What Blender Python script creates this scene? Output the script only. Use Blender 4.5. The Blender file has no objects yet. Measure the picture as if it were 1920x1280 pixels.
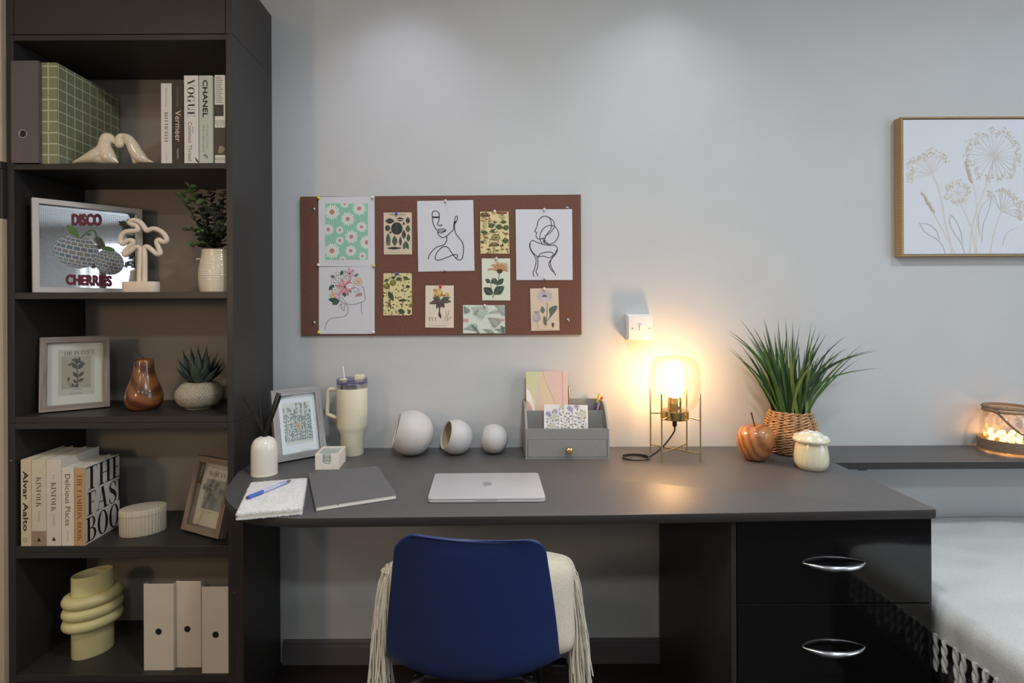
import bpy, bmesh, math, random
from math import sin, cos, pi, radians, sqrt, atan2, hypot
from mathutils import Vector, Matrix, noise
random.seed(7)
sc = bpy.context.scene
col = sc.collection

# ---------------------------------------------------------------- camera
F, CX, CY, ROLL = 1040.0, 918.0, 573.0, 0.0045     # focal length and vanishing point in photo pixels (1920x1280)
EYE, DESK = 1.271, 0.765
YW = F / 524.0                                     # distance of the back wall (524 px per metre there)
YB = YW / 1.183                                    # bookcase front

def kx(px):
    """a round thing far off the axis is drawn wider than it is: factor to its true width"""
    return 1 / sqrt(1 + ((px - CX) / F) ** 2)
def ray(px, py):
    dx, dy = px - CX, py - CY
    return (dx - ROLL * dy) / F, (dy + ROLL * dx) / F
def P(px, py, Y):
    a, b = ray(px, py)
    return Vector((a * Y, Y, EYE - b * Y))
def G(px, py, Z):
    a, b = ray(px, py)
    Y = (EYE - Z) / b
    return Vector((a * Y, Y, Z))

cam = bpy.data.cameras.new('camera')
cam.sensor_width = 36.0
cam.sensor_fit = 'HORIZONTAL'
cam.lens = F / 1920 * 36
cam.shift_x = (960 - CX) / 1920
cam.shift_y = (CY - 640) / 1920
cam.clip_start = 0.02
camo = bpy.data.objects.new('camera', cam)
col.objects.link(camo)
xa = Vector((1, 0, -ROLL)).normalized(); ya = Vector((ROLL, 0, 1)).normalized(); za = xa.cross(ya)
camo.matrix_world = Matrix(((xa.x, ya.x, za.x, 0), (xa.y, ya.y, za.y, 0), (xa.z, ya.z, za.z, EYE), (0, 0, 0, 1)))
sc.camera = camo

# ---------------------------------------------------------------- world, lights, exposure
CEIL = 2.62
w = bpy.data.worlds.new('world'); sc.world = w; w.use_nodes = True
w.node_tree.nodes['Background'].inputs[0].default_value = (0.8, 0.9, 1.0, 1)
w.node_tree.nodes['Background'].inputs[1].default_value = 0.1
def lamp(name, kind, loc, energy, color, rot=(0, 0, 0), **kw):
    l = bpy.data.lights.new(name, kind); l.energy = energy; l.color = color
    for k, v in kw.items(): setattr(l, k, v)
    o = bpy.data.objects.new(name, l); o.location = loc; o.rotation_euler = rot
    col.objects.link(o)
    return o
WASH = [(-0.30, YW - 0.30, (0.78, 0.81, 1.0), 15), (0.61, YW - 0.30, (0.82, 0.90, 1.0), 13)]
for x, y, c, e in WASH:
    lamp('wall_wash_light', 'SPOT', (x, y, CEIL - 0.012), e, c, spot_size=radians(100), spot_blend=0.8, shadow_soft_size=0.04)
ROOM = [(-1.55, 0.15, (1.0, 0.82, 0.62), 6), (0.25, 0.55, (0.91, 0.96, 1.0), 21), (1.9, 0.65, (0.88, 0.95, 1.0), 15),
        (-1.3, -1.3, (1.0, 0.88, 0.74), 9), (0.25, -1.3, (0.92, 0.96, 1.0), 14), (1.9, -1.3, (0.90, 0.96, 1.0), 14)]
for x, y, c, e in ROOM:
    lamp('ceiling_light', 'AREA', (x, y, CEIL - 0.016), e, c, shape='DISK', size=0.22)
sc.view_settings.view_transform = 'Standard'
sc.view_settings.look = 'None'
sc.view_settings.gamma = 1.0
sc.view_settings.use_curve_mapping = False
sc.view_settings.exposure = -0.2
try:
    sc.cycles.use_denoising = True
    sc.cycles.max_bounces = 10
    sc.cycles.transparent_max_bounces = 24
    sc.cycles.caustics_reflective = False
    sc.cycles.caustics_refractive = False
    sc.cycles.sample_clamp_indirect = 6
except Exception:
    pass

# ---------------------------------------------------------------- materials
def lin(c):
    r = []
    for v in c[:3]:
        v = v / 255.0
        r.append(v / 12.92 if v <= 0.04045 else ((v + 0.055) / 1.055) ** 2.4)
    return (r[0], r[1], r[2], 1.0)
_M = {}
def mat(name, c=(200, 200, 200), rough=0.5, metal=0.0, var=0.05, scale=60.0, bump=0.0, spec=0.5, c2=None, stretch=None, emit=None, estr=0.0, coat=0.0, detail=3.0):
    """principled material with procedural noise tint and optional fine bump"""
    if name in _M: return _M[name]
    m = bpy.data.materials.new(name); m.use_nodes = True; _M[name] = m
    nt = m.node_tree; N = nt.nodes; L = nt.links
    b = N['Principled BSDF']
    b.inputs['Roughness'].default_value = rough
    b.inputs['Metallic'].default_value = metal
    b.inputs['Specular IOR Level'].default_value = spec
    b.inputs['Coat Weight'].default_value = coat
    b.inputs['Coat Roughness'].default_value = 0.08
    tc = N.new('ShaderNodeTexCoord'); mp = N.new('ShaderNodeMapping'); nz = N.new('ShaderNodeTexNoise'); cr = N.new('ShaderNodeValToRGB')
    if stretch: mp.inputs['Scale'].default_value = stretch
    nz.inputs['Scale'].default_value = scale; nz.inputs['Detail'].default_value = detail
    L.new(tc.outputs['Object'], mp.inputs['Vector']); L.new(mp.outputs['Vector'], nz.inputs['Vector']); L.new(nz.outputs['Fac'], cr.inputs['Fac'])
    a = lin(c)
    if c2 is None:
        lo = tuple(v * (1 - var) for v in a[:3]) + (1,); hi = tuple(min(1, v * (1 + var)) for v in a[:3]) + (1,)
    else:
        lo, hi = a, lin(c2)
    cr.color_ramp.elements[0].position = 0.32; cr.color_ramp.elements[0].color = lo
    cr.color_ramp.elements[1].position = 0.68; cr.color_ramp.elements[1].color = hi
    L.new(cr.outputs['Color'], b.inputs['Base Color'])
    if bump:
        bp = N.new('ShaderNodeBump'); bp.inputs['Strength'].default_value = bump; bp.inputs['Distance'].default_value = 0.002
        L.new(nz.outputs['Fac'], bp.inputs['Height']); L.new(bp.outputs['Normal'], b.inputs['Normal'])
    if emit:
        b.inputs['Emission Color'].default_value = lin(emit); b.inputs['Emission Strength'].default_value = estr
    return m
def ink(c, rough=0.6):
    return mat('ink_%02x%02x%02x' % tuple(int(v) for v in c), c, rough, var=0.04, scale=300)
def wood(name, ca, cb, scale=14.0, dist=3.0, rough=0.35, coat=0.0, rot=(0, 0, 0)):
    if name in _M: return _M[name]
    m = bpy.data.materials.new(name); m.use_nodes = True; _M[name] = m
    nt = m.node_tree; N = nt.nodes; L = nt.links; b = N['Principled BSDF']
    b.inputs['Roughness'].default_value = rough; b.inputs['Coat Weight'].default_value = coat; b.inputs['Coat Roughness'].default_value = 0.12
    tc = N.new('ShaderNodeTexCoord'); mp = N.new('ShaderNodeMapping'); mp.inputs['Rotation'].default_value = rot
    wv = N.new('ShaderNodeTexWave'); wv.inputs['Scale'].default_value = scale; wv.inputs['Distortion'].default_value = dist; wv.inputs['Detail'].default_value = 2.5
    wv.inputs['Detail Scale'].default_value = 1.2
    cr = N.new('ShaderNodeValToRGB'); e = cr.color_ramp.elements
    e[0].position = 0.1; e[0].color = lin(ca); e[1].position = 0.75; e[1].color = lin(cb)
    L.new(tc.outputs['Object'], mp.inputs['Vector']); L.new(mp.outputs['Vector'], wv.inputs['Vector']); L.new(wv.outputs['Fac'], cr.inputs['Fac']); L.new(cr.outputs['Color'], b.inputs['Base Color'])
    return m
def rail_wood(name, c, c2):
    """pair of streaked wood materials: grain along x for level rails, along z for upright ones"""
    return (mat(name + '_level', c, .65, var=0, c2=c2, scale=14, stretch=(.5, 14, 14), bump=.25, detail=4), mat(name + '_upright', c, .65, var=0, c2=c2, scale=14, stretch=(14, 14, .5), bump=.25, detail=4))
def clear(name, tint=(255, 255, 255), gloss=0.08, rough=0.02):
    """thin clear pane: mostly straight-through light with a fresnel sheen"""
    if name in _M: return _M[name]
    m = bpy.data.materials.new(name); m.use_nodes = True; _M[name] = m
    nt = m.node_tree; N = nt.nodes; L = nt.links
    N.remove(N['Principled BSDF'])
    t = N.new('ShaderNodeBsdfTransparent'); t.inputs[0].default_value = lin(tint)
    g = N.new('ShaderNodeBsdfGlossy'); g.inputs['Roughness'].default_value = rough
    lw = N.new('ShaderNodeLayerWeight'); lw.inputs[0].default_value = 0.25
    mu = N.new('ShaderNodeMath'); mu.operation = 'MULTIPLY_ADD'; mu.inputs[1].default_value = 0.28; mu.inputs[2].default_value = gloss * 0.3
    mx = N.new('ShaderNodeMixShader')
    L.new(lw.outputs['Fresnel'], mu.inputs[0]); L.new(mu.outputs[0], mx.inputs[0]); L.new(t.outputs[0], mx.inputs[1]); L.new(g.outputs[0], mx.inputs[2])
    L.new(mx.outputs[0], N['Material Output'].inputs[0])
    return m
def glow(name, c, s):
    if name in _M: return _M[name]
    m = bpy.data.materials.new(name); m.use_nodes = True; _M[name] = m
    nt = m.node_tree; nt.nodes.remove(nt.nodes['Principled BSDF'])
    e = nt.nodes.new('ShaderNodeEmission'); e.inputs[0].default_value = lin(c); e.inputs[1].default_value = s
    nt.links.new(e.outputs[0], nt.nodes['Material Output'].inputs[0])
    return m

# ---------------------------------------------------------------- mesh helpers
def frames(pts, closed=False):
    n = len(pts); T = []
    for i in range(n):
        a = pts[(i - 1) % n] if (closed or i > 0) else pts[i]
        b = pts[(i + 1) % n] if (closed or i < n - 1) else pts[i]
        d = (b - a); T.append(d.normalized() if d.length > 1e-9 else Vector((0, 0, 1)))
    up = Vector((0, 0, 1)) if abs(T[0].z) < 0.9 else Vector((1, 0, 0))
    nrm = (up - T[0] * up.dot(T[0])).normalized(); out = []
    for t in T:
        nrm = (nrm - t * nrm.dot(t))
        nrm = nrm.normalized() if nrm.length > 1e-6 else t.orthogonal().normalized()
        out.append((nrm, t.cross(nrm)))
    return out
def spline(pts, k=6, closed=False):
    """catmull-rom through points of any dimension"""
    n = len(pts); out = []
    dim = len(pts[0])
    rng = range(n if closed else n - 1)
    for i in rng:
        p = [pts[(i + j) % n] if closed else pts[max(0, min(n - 1, i + j))] for j in (-1, 0, 1, 2)]
        for q in range(k):
            t = q / k
            out.append(tuple(0.5 * (2 * p[1][d] + (p[2][d] - p[0][d]) * t + (2 * p[0][d] - 5 * p[1][d] + 4 * p[2][d] - p[3][d]) * t * t + (3 * p[1][d] - p[0][d] - 3 * p[2][d] + p[3][d]) * t ** 3) for d in range(dim)))
    if not closed: out.append(tuple(pts[-1]))
    return out

class B:
    def __init__(s): s.v = []; s.f = []; s.m = []
    def add(s, vs, fs, mi=0):
        o = len(s.v); s.v += [Vector(p) for p in vs]
        s.f += [tuple(i + o for i in f) for f in fs]; s.m += [mi] * len(fs)
        return s
    def bm(s, bm, mi=0):
        bm.verts.index_update()
        s.add([v.co.copy() for v in bm.verts], [[v.index for v in f.verts] for f in bm.faces], mi); bm.free(); return s
    def box(s, x0, x1, y0, y1, z0, z1, bev=0.0, mi=0, M=None, seg=2):
        bm = bmesh.new(); bmesh.ops.create_cube(bm, size=1)
        for v in bm.verts:
            v.co = Vector(((x0 + x1) / 2 + v.co.x * (x1 - x0), (y0 + y1) / 2 + v.co.y * (y1 - y0), (z0 + z1) / 2 + v.co.z * (z1 - z0)))
        if bev: bmesh.ops.bevel(bm, geom=bm.edges[:], offset=bev, segments=seg, affect='EDGES', profile=0.5)
        if M is not None:
            for v in bm.verts: v.co = M @ v.co
        return s.bm(bm, mi)
    def prism(s, pts, axis, a, b, bev=0.0, mi=0, M=None):
        """closed 2D outline extruded along an axis: 'z' pts=(x,y), 'y' pts=(x,z), 'x' pts=(y,z)"""
        def mk(p, h):
            return {'z': (p[0], p[1], h), 'y': (p[0], h, p[1]), 'x': (h, p[0], p[1])}[axis]
        bm = bmesh.new(); n = len(pts)
        A = [bm.verts.new(mk(p, a)) for p in pts]; C = [bm.verts.new(mk(p, b)) for p in pts]
        bm.faces.new(A); bm.faces.new(C[::-1])
        for i in range(n): bm.faces.new((A[i], C[i], C[(i + 1) % n], A[(i + 1) % n]))
        bmesh.ops.recalc_face_normals(bm, faces=bm.faces)
        if bev:
            es = [e for e in bm.edges if abs((e.verts[0].co - e.verts[1].co).dot(Vector(mk((0, 0), 1)))) < 1e-9]
            bmesh.ops.bevel(bm, geom=es, offset=bev, segments=2, affect='EDGES', profile=0.5)
        if M is not None:
            for v in bm.verts: v.co = M @ v.co
        return s.bm(bm, mi)
    def lathe(s, prof, seg=40, c=(0, 0, 0), sx=1, sy=1, mi=0, M=None, fn=None):
        vs = []; fs = []; rings = []
        for r, z in prof:
            if abs(r) < 1e-6:
                rings.append([len(vs)]); vs.append(Vector((0, 0, z)))
            else:
                rings.append(list(range(len(vs), len(vs) + seg)))
                for i in range(seg):
                    a = 2 * pi * i / seg; rr = r if fn is None else fn(r, z, a)
                    vs.append(Vector((rr * cos(a) * sx, rr * sin(a) * sy, z)))
        for A, C in zip(rings, rings[1:]):
            for i in range(seg):
                j = (i + 1) % seg
                if len(A) == 1 and len(C) == 1: continue
                if len(A) == 1: fs.append((A[0], C[j], C[i]))
                elif len(C) == 1: fs.append((A[i], A[j], C[0]))
                else: fs.append((A[i], A[j], C[j], C[i]))
        for v in vs:
            if M is not None: v.xyz = M @ v
            v += Vector(c)
        return s.add(vs, fs, mi)
    def tube(s, pts, r, seg=8, closed=False, mi=0, flat=1.0):
        pts = [Vector(p) for p in pts]; n = len(pts); fr = frames(pts, closed); vs = []; fs = []
        for i in range(n):
            rr = r[i] if isinstance(r, (list, tuple)) else r
            for k in range(seg):
                a = 2 * pi * k / seg; vs.append(pts[i] + fr[i][0] * rr * cos(a) + fr[i][1] * rr * flat * sin(a))
        for i in range(n if closed else n - 1):
            j = (i + 1) % n
            for k in range(seg):
                l = (k + 1) % seg; fs.append((i * seg + k, i * seg + l, j * seg + l, j * seg + k))
        if not closed:
            fs.append(tuple(range(seg))[::-1]); fs.append(tuple((n - 1) * seg + k for k in range(seg)))
        return s.add(vs, fs, mi)
    def sphere(s, c, r, seg=16, rings=10, sx=1, sy=1, sz=1, mi=0, M=None):
        prof = [(0, -r * sz)] + [(r * sin(pi * i / rings), -r * sz * cos(pi * i / rings)) for i in range(1, rings)] + [(0, r * sz)]
        return s.lathe(prof, seg, c, sx, sy, mi, M)
    def grid(s, fn, nu, nv, mi=0, closed_u=False):
        vs = [fn(i / nu, j / nv) for j in range(nv + 1) for i in range(nu + (0 if closed_u else 1))]
        W = nu if closed_u else nu + 1; fs = []
        for j in range(nv):
            for i in range(nu):
                k = (i + 1) % W; fs.append((j * W + i, j * W + k, (j + 1) * W + k, (j + 1) * W + i))
        return s.add(vs, fs, mi)
    def build(s, name, mats, parent=None, smooth=None, world=True):
        if not isinstance(mats, (list, tuple)): mats = [mats]
        vs = s.v
        if parent is not None and world:
            inv = TM[parent.name].inverted(); vs = [inv @ v for v in vs]
        me = bpy.data.meshes.new(name); me.from_pydata([tuple(v) for v in vs], [], s.f)
        for m in mats: me.materials.append(m)
        if len(mats) > 1: me.polygons.foreach_set('material_index', s.m)
        if smooth is not None:
            me.polygons.foreach_set('use_smooth', [True] * len(me.polygons)); me.set_sharp_from_angle(angle=radians(smooth))
        me.update()
        o = bpy.data.objects.new(name, me); col.objects.link(o)
        if parent is not None:
            o.parent = parent; TM[o.name] = TM[parent.name]
        return o
TM = {}
def thing(name, label, cat, loc=(0, 0, 0), rotz=0.0, group=None, M=None):
    o = bpy.data.objects.new(name, None); col.objects.link(o); o.empty_display_size = 0.05
    m = M if M is not None else Matrix.Translation(Vector(loc)) @ Matrix.Rotation(rotz, 4, 'Z')
    o.matrix_world = m; TM[o.name] = m.copy()
    o['label'] = label; o['category'] = cat
    if group: o['group'] = group
    return o
def tag(o, label, cat, group=None):
    """a thing that is a single mesh: bring its origin to its base and tag it"""
    o['label'] = label; o['category'] = cat
    if group: o['group'] = group
    vs = o.data.vertices
    n = len(vs); a = [0.0] * (3 * n); vs.foreach_get('co', a)
    c = Vector(((min(a[0::3]) + max(a[0::3])) / 2, (min(a[1::3]) + max(a[1::3])) / 2, min(a[2::3])))
    o.data.transform(Matrix.Translation(-c)); o.location = c; TM[o.name] = Matrix.Translation(c)
    return o
def structure(o, label=None):
    o['kind'] = 'structure'
    if label: o['label'] = label
    TM[o.name] = Matrix.Identity(4)
    return o

# ---------------------------------------------------------------- flat print: shapes and lettering laid on a surface
_TXT = {}
def sans(s, font=None):
    if s in _TXT: return _TXT[s]
    cu = bpy.data.curves.new('t', 'FONT'); cu.body = s; cu.size = 1.0; cu.resolution_u = 3
    ob = bpy.data.objects.new('t', cu); col.objects.link(ob)
    bpy.context.view_layer.update()
    me = ob.evaluated_get(bpy.context.evaluated_depsgraph_get()).to_mesh()
    vs = [(v.co.x, v.co.y) for v in me.vertices]; fs = [tuple(p.vertices) for p in me.polygons]
    bpy.data.objects.remove(ob); bpy.data.curves.remove(cu)
    _TXT[s] = (vs, fs); return vs, fs
def didone():
    """high-contrast serif capitals as simple polygons, cap height 1"""
    K, h = 0.19, 0.045
    def R(x0, y0, x1, y1): return [(x0, y0), (x1, y0), (x1, y1), (x0, y1)]
    def stem(x, thick=K, a=0.0, b=1.0, sw=0.11, top=True, bot=True):
        o = [R(x, a, x + thick, b)]
        if bot: o.append(R(x - sw, a, x + thick + sw, a + h))
        if top: o.append(R(x - sw, b - h, x + thick + sw, b))
        return o
    def ring(cx, cy, rx, ry, tx, ty, a0=0, a1=360, n=22):
        o = []
        for i in range(n):
            A = radians(a0 + (a1 - a0) * i / n); C = radians(a0 + (a1 - a0) * (i + 1) / n)
            o.append([(cx + rx * cos(A), cy + ry * sin(A)), (cx + rx * cos(C), cy + ry * sin(C)), (cx + (rx - tx) * cos(C), cy + (ry - ty) * sin(C)), (cx + (rx - tx) * cos(A), cy + (ry - ty) * sin(A))])
        return o
    def line(x0, y0, x1, y1, t): return [[(x0, y0), (x0 + t, y0), (x1 + t, y1), (x1, y1)]]
    def swash(pts, wd):
        pts = spline([p + (w_,) for p, w_ in zip(pts, wd)], 6); o = []
        for a, b in zip(pts, pts[1:]):
            d = Vector((b[0] - a[0], b[1] - a[1])).normalized(); n = Vector((-d.y, d.x))
            o.append([(a[0] + n.x * a[2], a[1] + n.y * a[2]), (b[0] + n.x * b[2], b[1] + n.y * b[2]), (b[0] - n.x * b[2], b[1] - n.y * b[2]), (a[0] - n.x * a[2], a[1] - n.y * a[2])])
        return o
    arm = lambda x0, x1, y, d: [R(x0, y, x1, y + h), [(x1 - 0.05, y), (x1, y), (x1, y + d), (x1 - 0.012, y + d)] if d > 0 else [(x1 - 0.05, y + h), (x1 - 0.012, y + h + d), (x1, y + h + d), (x1, y + h)]]
    g = {}
    g['I'] = (stem(.12), .43)
    g['H'] = (stem(.12) + stem(.62) + [R(.3, .48, .62, .48 + h)], .93)
    g['T'] = (stem(.32, top=False) + arm(.1, .80, 1 - h, -.25) + [R(.03, 1 - h, .2, 1), R(.03, .75, .045, 1)], .85)
    g['E'] = (stem(.12) + arm(.2, .66, 0, .28) + arm(.2, .64, 1 - h, -.25) + [R(.3, .5, .5, .5 + h), R(.49, .38, .505, .66)], .72)
    g['F'] = (stem(.12) + arm(.2, .64, 1 - h, -.28) + [R(.3, .5, .5, .5 + h), R(.49, .38, .505, .66)], .68)
    g['L'] = (stem(.12) + arm(.2, .64, 0, .3), .69)
    g['A'] = (line(.10, 0, .42, 1, .035) + line(.60, 0, .36, 1, .2) + [R(.2, .32, .62, .32 + h), R(.0, 0, .24, h), R(.52, 0, .90, h)], .90)
    g['V'] = (line(.40, 0, .06, 1, .2) + line(.44, 0, .76, 1, .035) + [R(-.03, 1 - h, .36, 1), R(.64, 1 - h, .90, 1)], .87)
    g['W'] = (line(.33, 0, .05, 1, .19) + line(.40, 0, .58, 1, .035) + line(.82, 0, .52, 1, .19) + line(.88, 0, 1.14, 1, .035) + [R(-.03, 1 - h, .34, 1), R(1.03, 1 - h, 1.27, 1)], 1.26)
    g['O'] = (ring(.45, .5, .42, .52, .2, .04), .92)
    g['C'] = (ring(.45, .5, .42, .52, .2, .04, 50, 310) + [R(.69, .68, .73, .98)], .86)
    g['G'] = (ring(.45, .5, .42, .52, .2, .04, 50, 300) + [R(.69, .68, .73, .98), R(.58, .03, .76, .40), R(.48, .40, .86, .40 + h)], .94)
    g['U'] = (stem(.12, b=1, a=.3, bot=False) + ring(.44, .3, .32, .32, .17, .04, 180, 360) + [R(.72, .3, .76, 1), R(.62, 1 - h, .86, 1)], .88)
    g['B'] = (stem(.12) + ring(.42, .76, .3, .24, .17, .04, -90, 90) + ring(.42, .26, .37, .27, .18, .04, -90, 90) + [R(.2, 0, .43, h), R(.2, .5, .43, .5 + h), R(.2, 1 - h, .43, 1)], .84)
    g['P'] = (stem(.12) + ring(.42, .73, .34, .27, .18, .04, -90, 90) + [R(.2, .46, .43, .46 + h), R(.2, 1 - h, .43, 1)], .79)
    g['R'] = (stem(.12) + ring(.42, .75, .32, .25, .18, .04, -90, 90) + [R(.2, .5, .43, .5 + h), R(.2, 1 - h, .43, 1)] + line(.66, 0, .42, .52, .19) + [R(.62, 0, .93, h)], .90)
    g['K'] = (stem(.12) + line(.28, .38, .70, 1, .04) + line(.68, 0, .38, .58, .2) + [R(.58, 0, .96, h), R(.58, 1 - h, .84, 1)], .94)
    g['N'] = (line(.70, 0, .08, 1, .2) + [R(.13, 0, .17, .95), R(.80, .05, .84, 1), R(.02, 0, .28, h), R(.70, 1 - h, .96, 1), R(.0, 1 - h, .25, 1)], .97)
    g['S'] = (swash([(.60, .78), (.50, .95), (.33, .98), (.15, .86), (.17, .68), (.35, .55), (.55, .40), (.60, .2), (.42, .02), (.2, .04), (.08, .25)], [.03, .025, .02, .06, .095, .105, .105, .07, .02, .025, .035]) + [R(.585, .7, .61, 1), R(.07, 0, .095, .3)], .69)
    g[' '] = ([], .42)
    return g
DIDONE = didone()
def serif(s, track=0.02):
    vs = []; fs = []; x = 0
    for ch in s:
        polys, adv = DIDONE[ch]
        for p in polys:
            o = len(vs); vs += [(x + q[0], q[1]) for q in p]; fs.append(tuple(range(o, o + len(p))))
        x += adv + track
    return vs, fs
class Art:
    """a flat print: O origin, R right, U up; map turns art coordinates into (right, up) metres"""
    def __init__(s, O, R, U, mp=None, clip=None, step=6e-6):
        s.O, s.R, s.U = Vector(O), Vector(R).normalized(), Vector(U).normalized()
        s.N = s.R.cross(s.U); s.mp = mp or (lambda x, y: (x, y)); s.b = B(); s.cols = []; s.n = 0; s.clip = clip; s.step = step
    def ci(s, c):
        m = c if not isinstance(c, tuple) else ink(c)
        if m not in s.cols: s.cols.append(m)
        return s.cols.index(m)
    def pt(s, p, z):
        a, b = s.mp(*p[:2]); return s.O + s.R * a + s.U * b + s.N * z
    def _clip(s, pts):
        x0, y0, x1, y1 = s.clip
        for ax, lim, sg in ((0, x0, 1), (0, x1, -1), (1, y0, 1), (1, y1, -1)):
            out = []
            for i in range(len(pts)):
                a, b = pts[i - 1], pts[i]; da, db = sg * (a[ax] - lim), sg * (b[ax] - lim)
                if (da >= 0) != (db >= 0):
                    t = da / (da - db); out.append((a[0] + (b[0] - a[0]) * t, a[1] + (b[1] - a[1]) * t))
                if db >= 0: out.append(b)
            pts = out
            if len(pts) < 3: return []
        return pts
    def polys(s, L, c):
        s.n += 1; z = 8e-5 + s.n * s.step; mi = s.ci(c)
        for pts in L:
            pts = [tuple(p[:2]) for p in pts]
            if s.clip: pts = s._clip(pts)
            if len(pts) < 3: continue
            V = [s.pt(p, z) for p in pts]
            ar = sum(((V[i - 1] - s.O).cross(V[i] - s.O)).dot(s.N) for i in range(len(V)))
            if ar < 0: V.reverse()
            s.b.add(V, [tuple(range(len(V)))], mi)
    def poly(s, pts, c): s.polys([pts], c)
    def blob(s, pts, c, k=4): s.polys([spline(pts, k, True)], c)
    def rect(s, x0, y0, x1, y1, c): s.poly([(x0, y0), (x1, y0), (x1, y1), (x0, y1)], c)
    def ell(s, cx, cy, rx, ry, c, rot=0, n=18):
        s.poly([(cx + rx * cos(t) * cos(rot) - ry * sin(t) * sin(rot), cy + rx * cos(t) * sin(rot) + ry * sin(t) * cos(rot)) for t in [2 * pi * i / n for i in range(n)]], c)
    def leaf(s, x, y, L, wd, ang, c, vein=None):
        """leaf from base (x, y) outwards"""
        pr = [(0, 0), (.2, .6), (.45, 1), (.75, .65), (1, 0), (.75, -.65), (.45, -1), (.2, -.6)]
        q = [(x + L * a * cos(ang) - wd * b * sin(ang), y + L * a * sin(ang) + wd * b * cos(ang)) for a, b in pr]
        s.blob(q, c, 2)
        if vein: s.stroke([(x, y), (x + L * cos(ang), y + L * sin(ang))], wd * .14, vein, 1)
    def stroke(s, pts, wd, c, k=5):
        if k > 1 and len(pts) > 2: pts = spline(pts, k)
        L = []; nn = len(pts); off = []
        for i in range(nn):
            a = pts[max(0, i - 1)]; b = pts[min(nn - 1, i + 1)]; d = Vector((b[0] - a[0], b[1] - a[1]))
            d = d.normalized() if d.length > 1e-9 else Vector((1, 0)); off.append((-d.y * wd / 2, d.x * wd / 2))
        for i in range(nn - 1):
            a, b, p, q = pts[i], pts[i + 1], off[i], off[i + 1]
            L.append([(a[0] + p[0], a[1] + p[1]), (b[0] + q[0], b[1] + q[1]), (b[0] - q[0], b[1] - q[1]), (a[0] - p[0], a[1] - p[1])])
        s.polys(L, c)
    def text(s, st, x0, y0, x1, y1, c, font='sans', bold=0.0):
        if bold:
            dx, dy = abs(y1 - y0) * bold, (y1 - y0) * bold
            for i in range(8):
                an = i * pi / 4; s.text(st, x0 + dx * cos(an), y0 + dy * sin(an), x1 + dx * cos(an), y1 + dy * sin(an), c, font)
        vs, fs = serif(st) if font == 'serif' else sans(st)
        a0 = min(v[0] for v in vs); a1 = max(v[0] for v in vs); b0 = min(v[1] for v in vs); b1 = max(v[1] for v in vs)
        f = lambda p: (x0 + (p[0] - a0) / (a1 - a0) * (x1 - x0), y0 + (p[1] - b0) / (b1 - b0) * (y1 - y0))
        s.polys([[f(vs[i]) for i in fc] for fc in fs], c)
    def build(s, name, parent, world=True):
        return s.b.build(name, s.cols, parent, world=world)

# ================================================================ SETTING
wall_m = mat('wall_paint', (196, 198, 198), 0.75, var=0.015, scale=6, bump=0.04)
ceil_m = mat('ceiling_paint', (232, 232, 230), 0.8, var=0.01, scale=8)
floor_m = mat('dark_floor_wood', (38, 29, 26), 0.45, c2=(52, 40, 35), scale=9, stretch=(1, 14, 1))
skirt_m = mat('skirting_paint', (96, 92, 92), 0.5, var=0.03, scale=30)
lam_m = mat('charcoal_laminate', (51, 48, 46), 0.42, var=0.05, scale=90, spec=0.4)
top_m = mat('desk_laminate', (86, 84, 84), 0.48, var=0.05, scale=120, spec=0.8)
XL, XR, YF = -2.7, 3.3, -2.5
fl = structure(B().box(XL, XR, YF, YW + .1, -0.06, -0.012).build('floor', floor_m))
pl = None; y = YF; k = 0
while y < YW:
    b = B().box(XL, XR, y + .0015, min(y + .16, YW) - .0015, -0.012, 0, .0015, seg=1)
    p = b.build('plank', floor_m, fl); y += .16
structure(B().box(XL, XR, YW, YW + .1, 0, CEIL).build('wall_back', wall_m))
structure(B().box(XL - .1, XL, YF, YW, 0, CEIL).build('wall_left', wall_m))
structure(B().box(XR, XR + .1, YF, YW, 0, CEIL).build('wall_right', wall_m))
structure(B().box(XL, XR, YF - .1, YF, 0, CEIL).build('wall_front', wall_m))
structure(B().box(XL - .1, XR + .1, YF - .1, YW + .1, CEIL, CEIL + .08).build('ceiling', ceil_m))
# skirting with a stepped top
sk = [(YW, 0), (YW - .018, 0), (YW - .018, .062), (YW - .012, .066), (YW - .012, .078), (YW - .008, .082), (YW, .082)]
structure(B().prism(sk, 'x', -0.742, XR).build('baseboard_back', skirt_m))

# ceiling lights (the fittings of the lamps set at the top)
ring_m = mat('white_fitting', (235, 235, 232), 0.35, var=.01); 
for i, (x, y, c, e) in enumerate(WASH + ROOM):
    wash = i < len(WASH); R0 = .05 if wash else .125
    if wash: lb = 'recessed ceiling spotlight close to the wall above the ' + ('pinboard' if i == 0 else 'glass lamp')
    else: lb = 'round flush ceiling light ' + ['over the wardrobe', 'over the desk chair', 'over the bed', 'behind the wardrobe side', 'in the middle of the room', 'at the foot of the bed'][i - 2]
    t = thing('ceiling_spotlight' if wash else 'ceiling_lamp', lb, 'ceiling light', (x, y, CEIL))
    B().lathe([(R0 - .012, CEIL - .002), (R0 - .012, CEIL - .009), (R0, CEIL - .009), (R0 + .006, CEIL - .004), (R0 + .006, CEIL), (R0 - .012, CEIL)], 32, (x, y, 0)).build('rim', ring_m, t, 40)
    B().lathe([(0, CEIL - .003), (R0 - .012, CEIL - .003)], 32, (x, y, 0)).build('lens', glow('lens_glow_%d' % i, tuple(int(255 * v) for v in c), 2.0), t)

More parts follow.
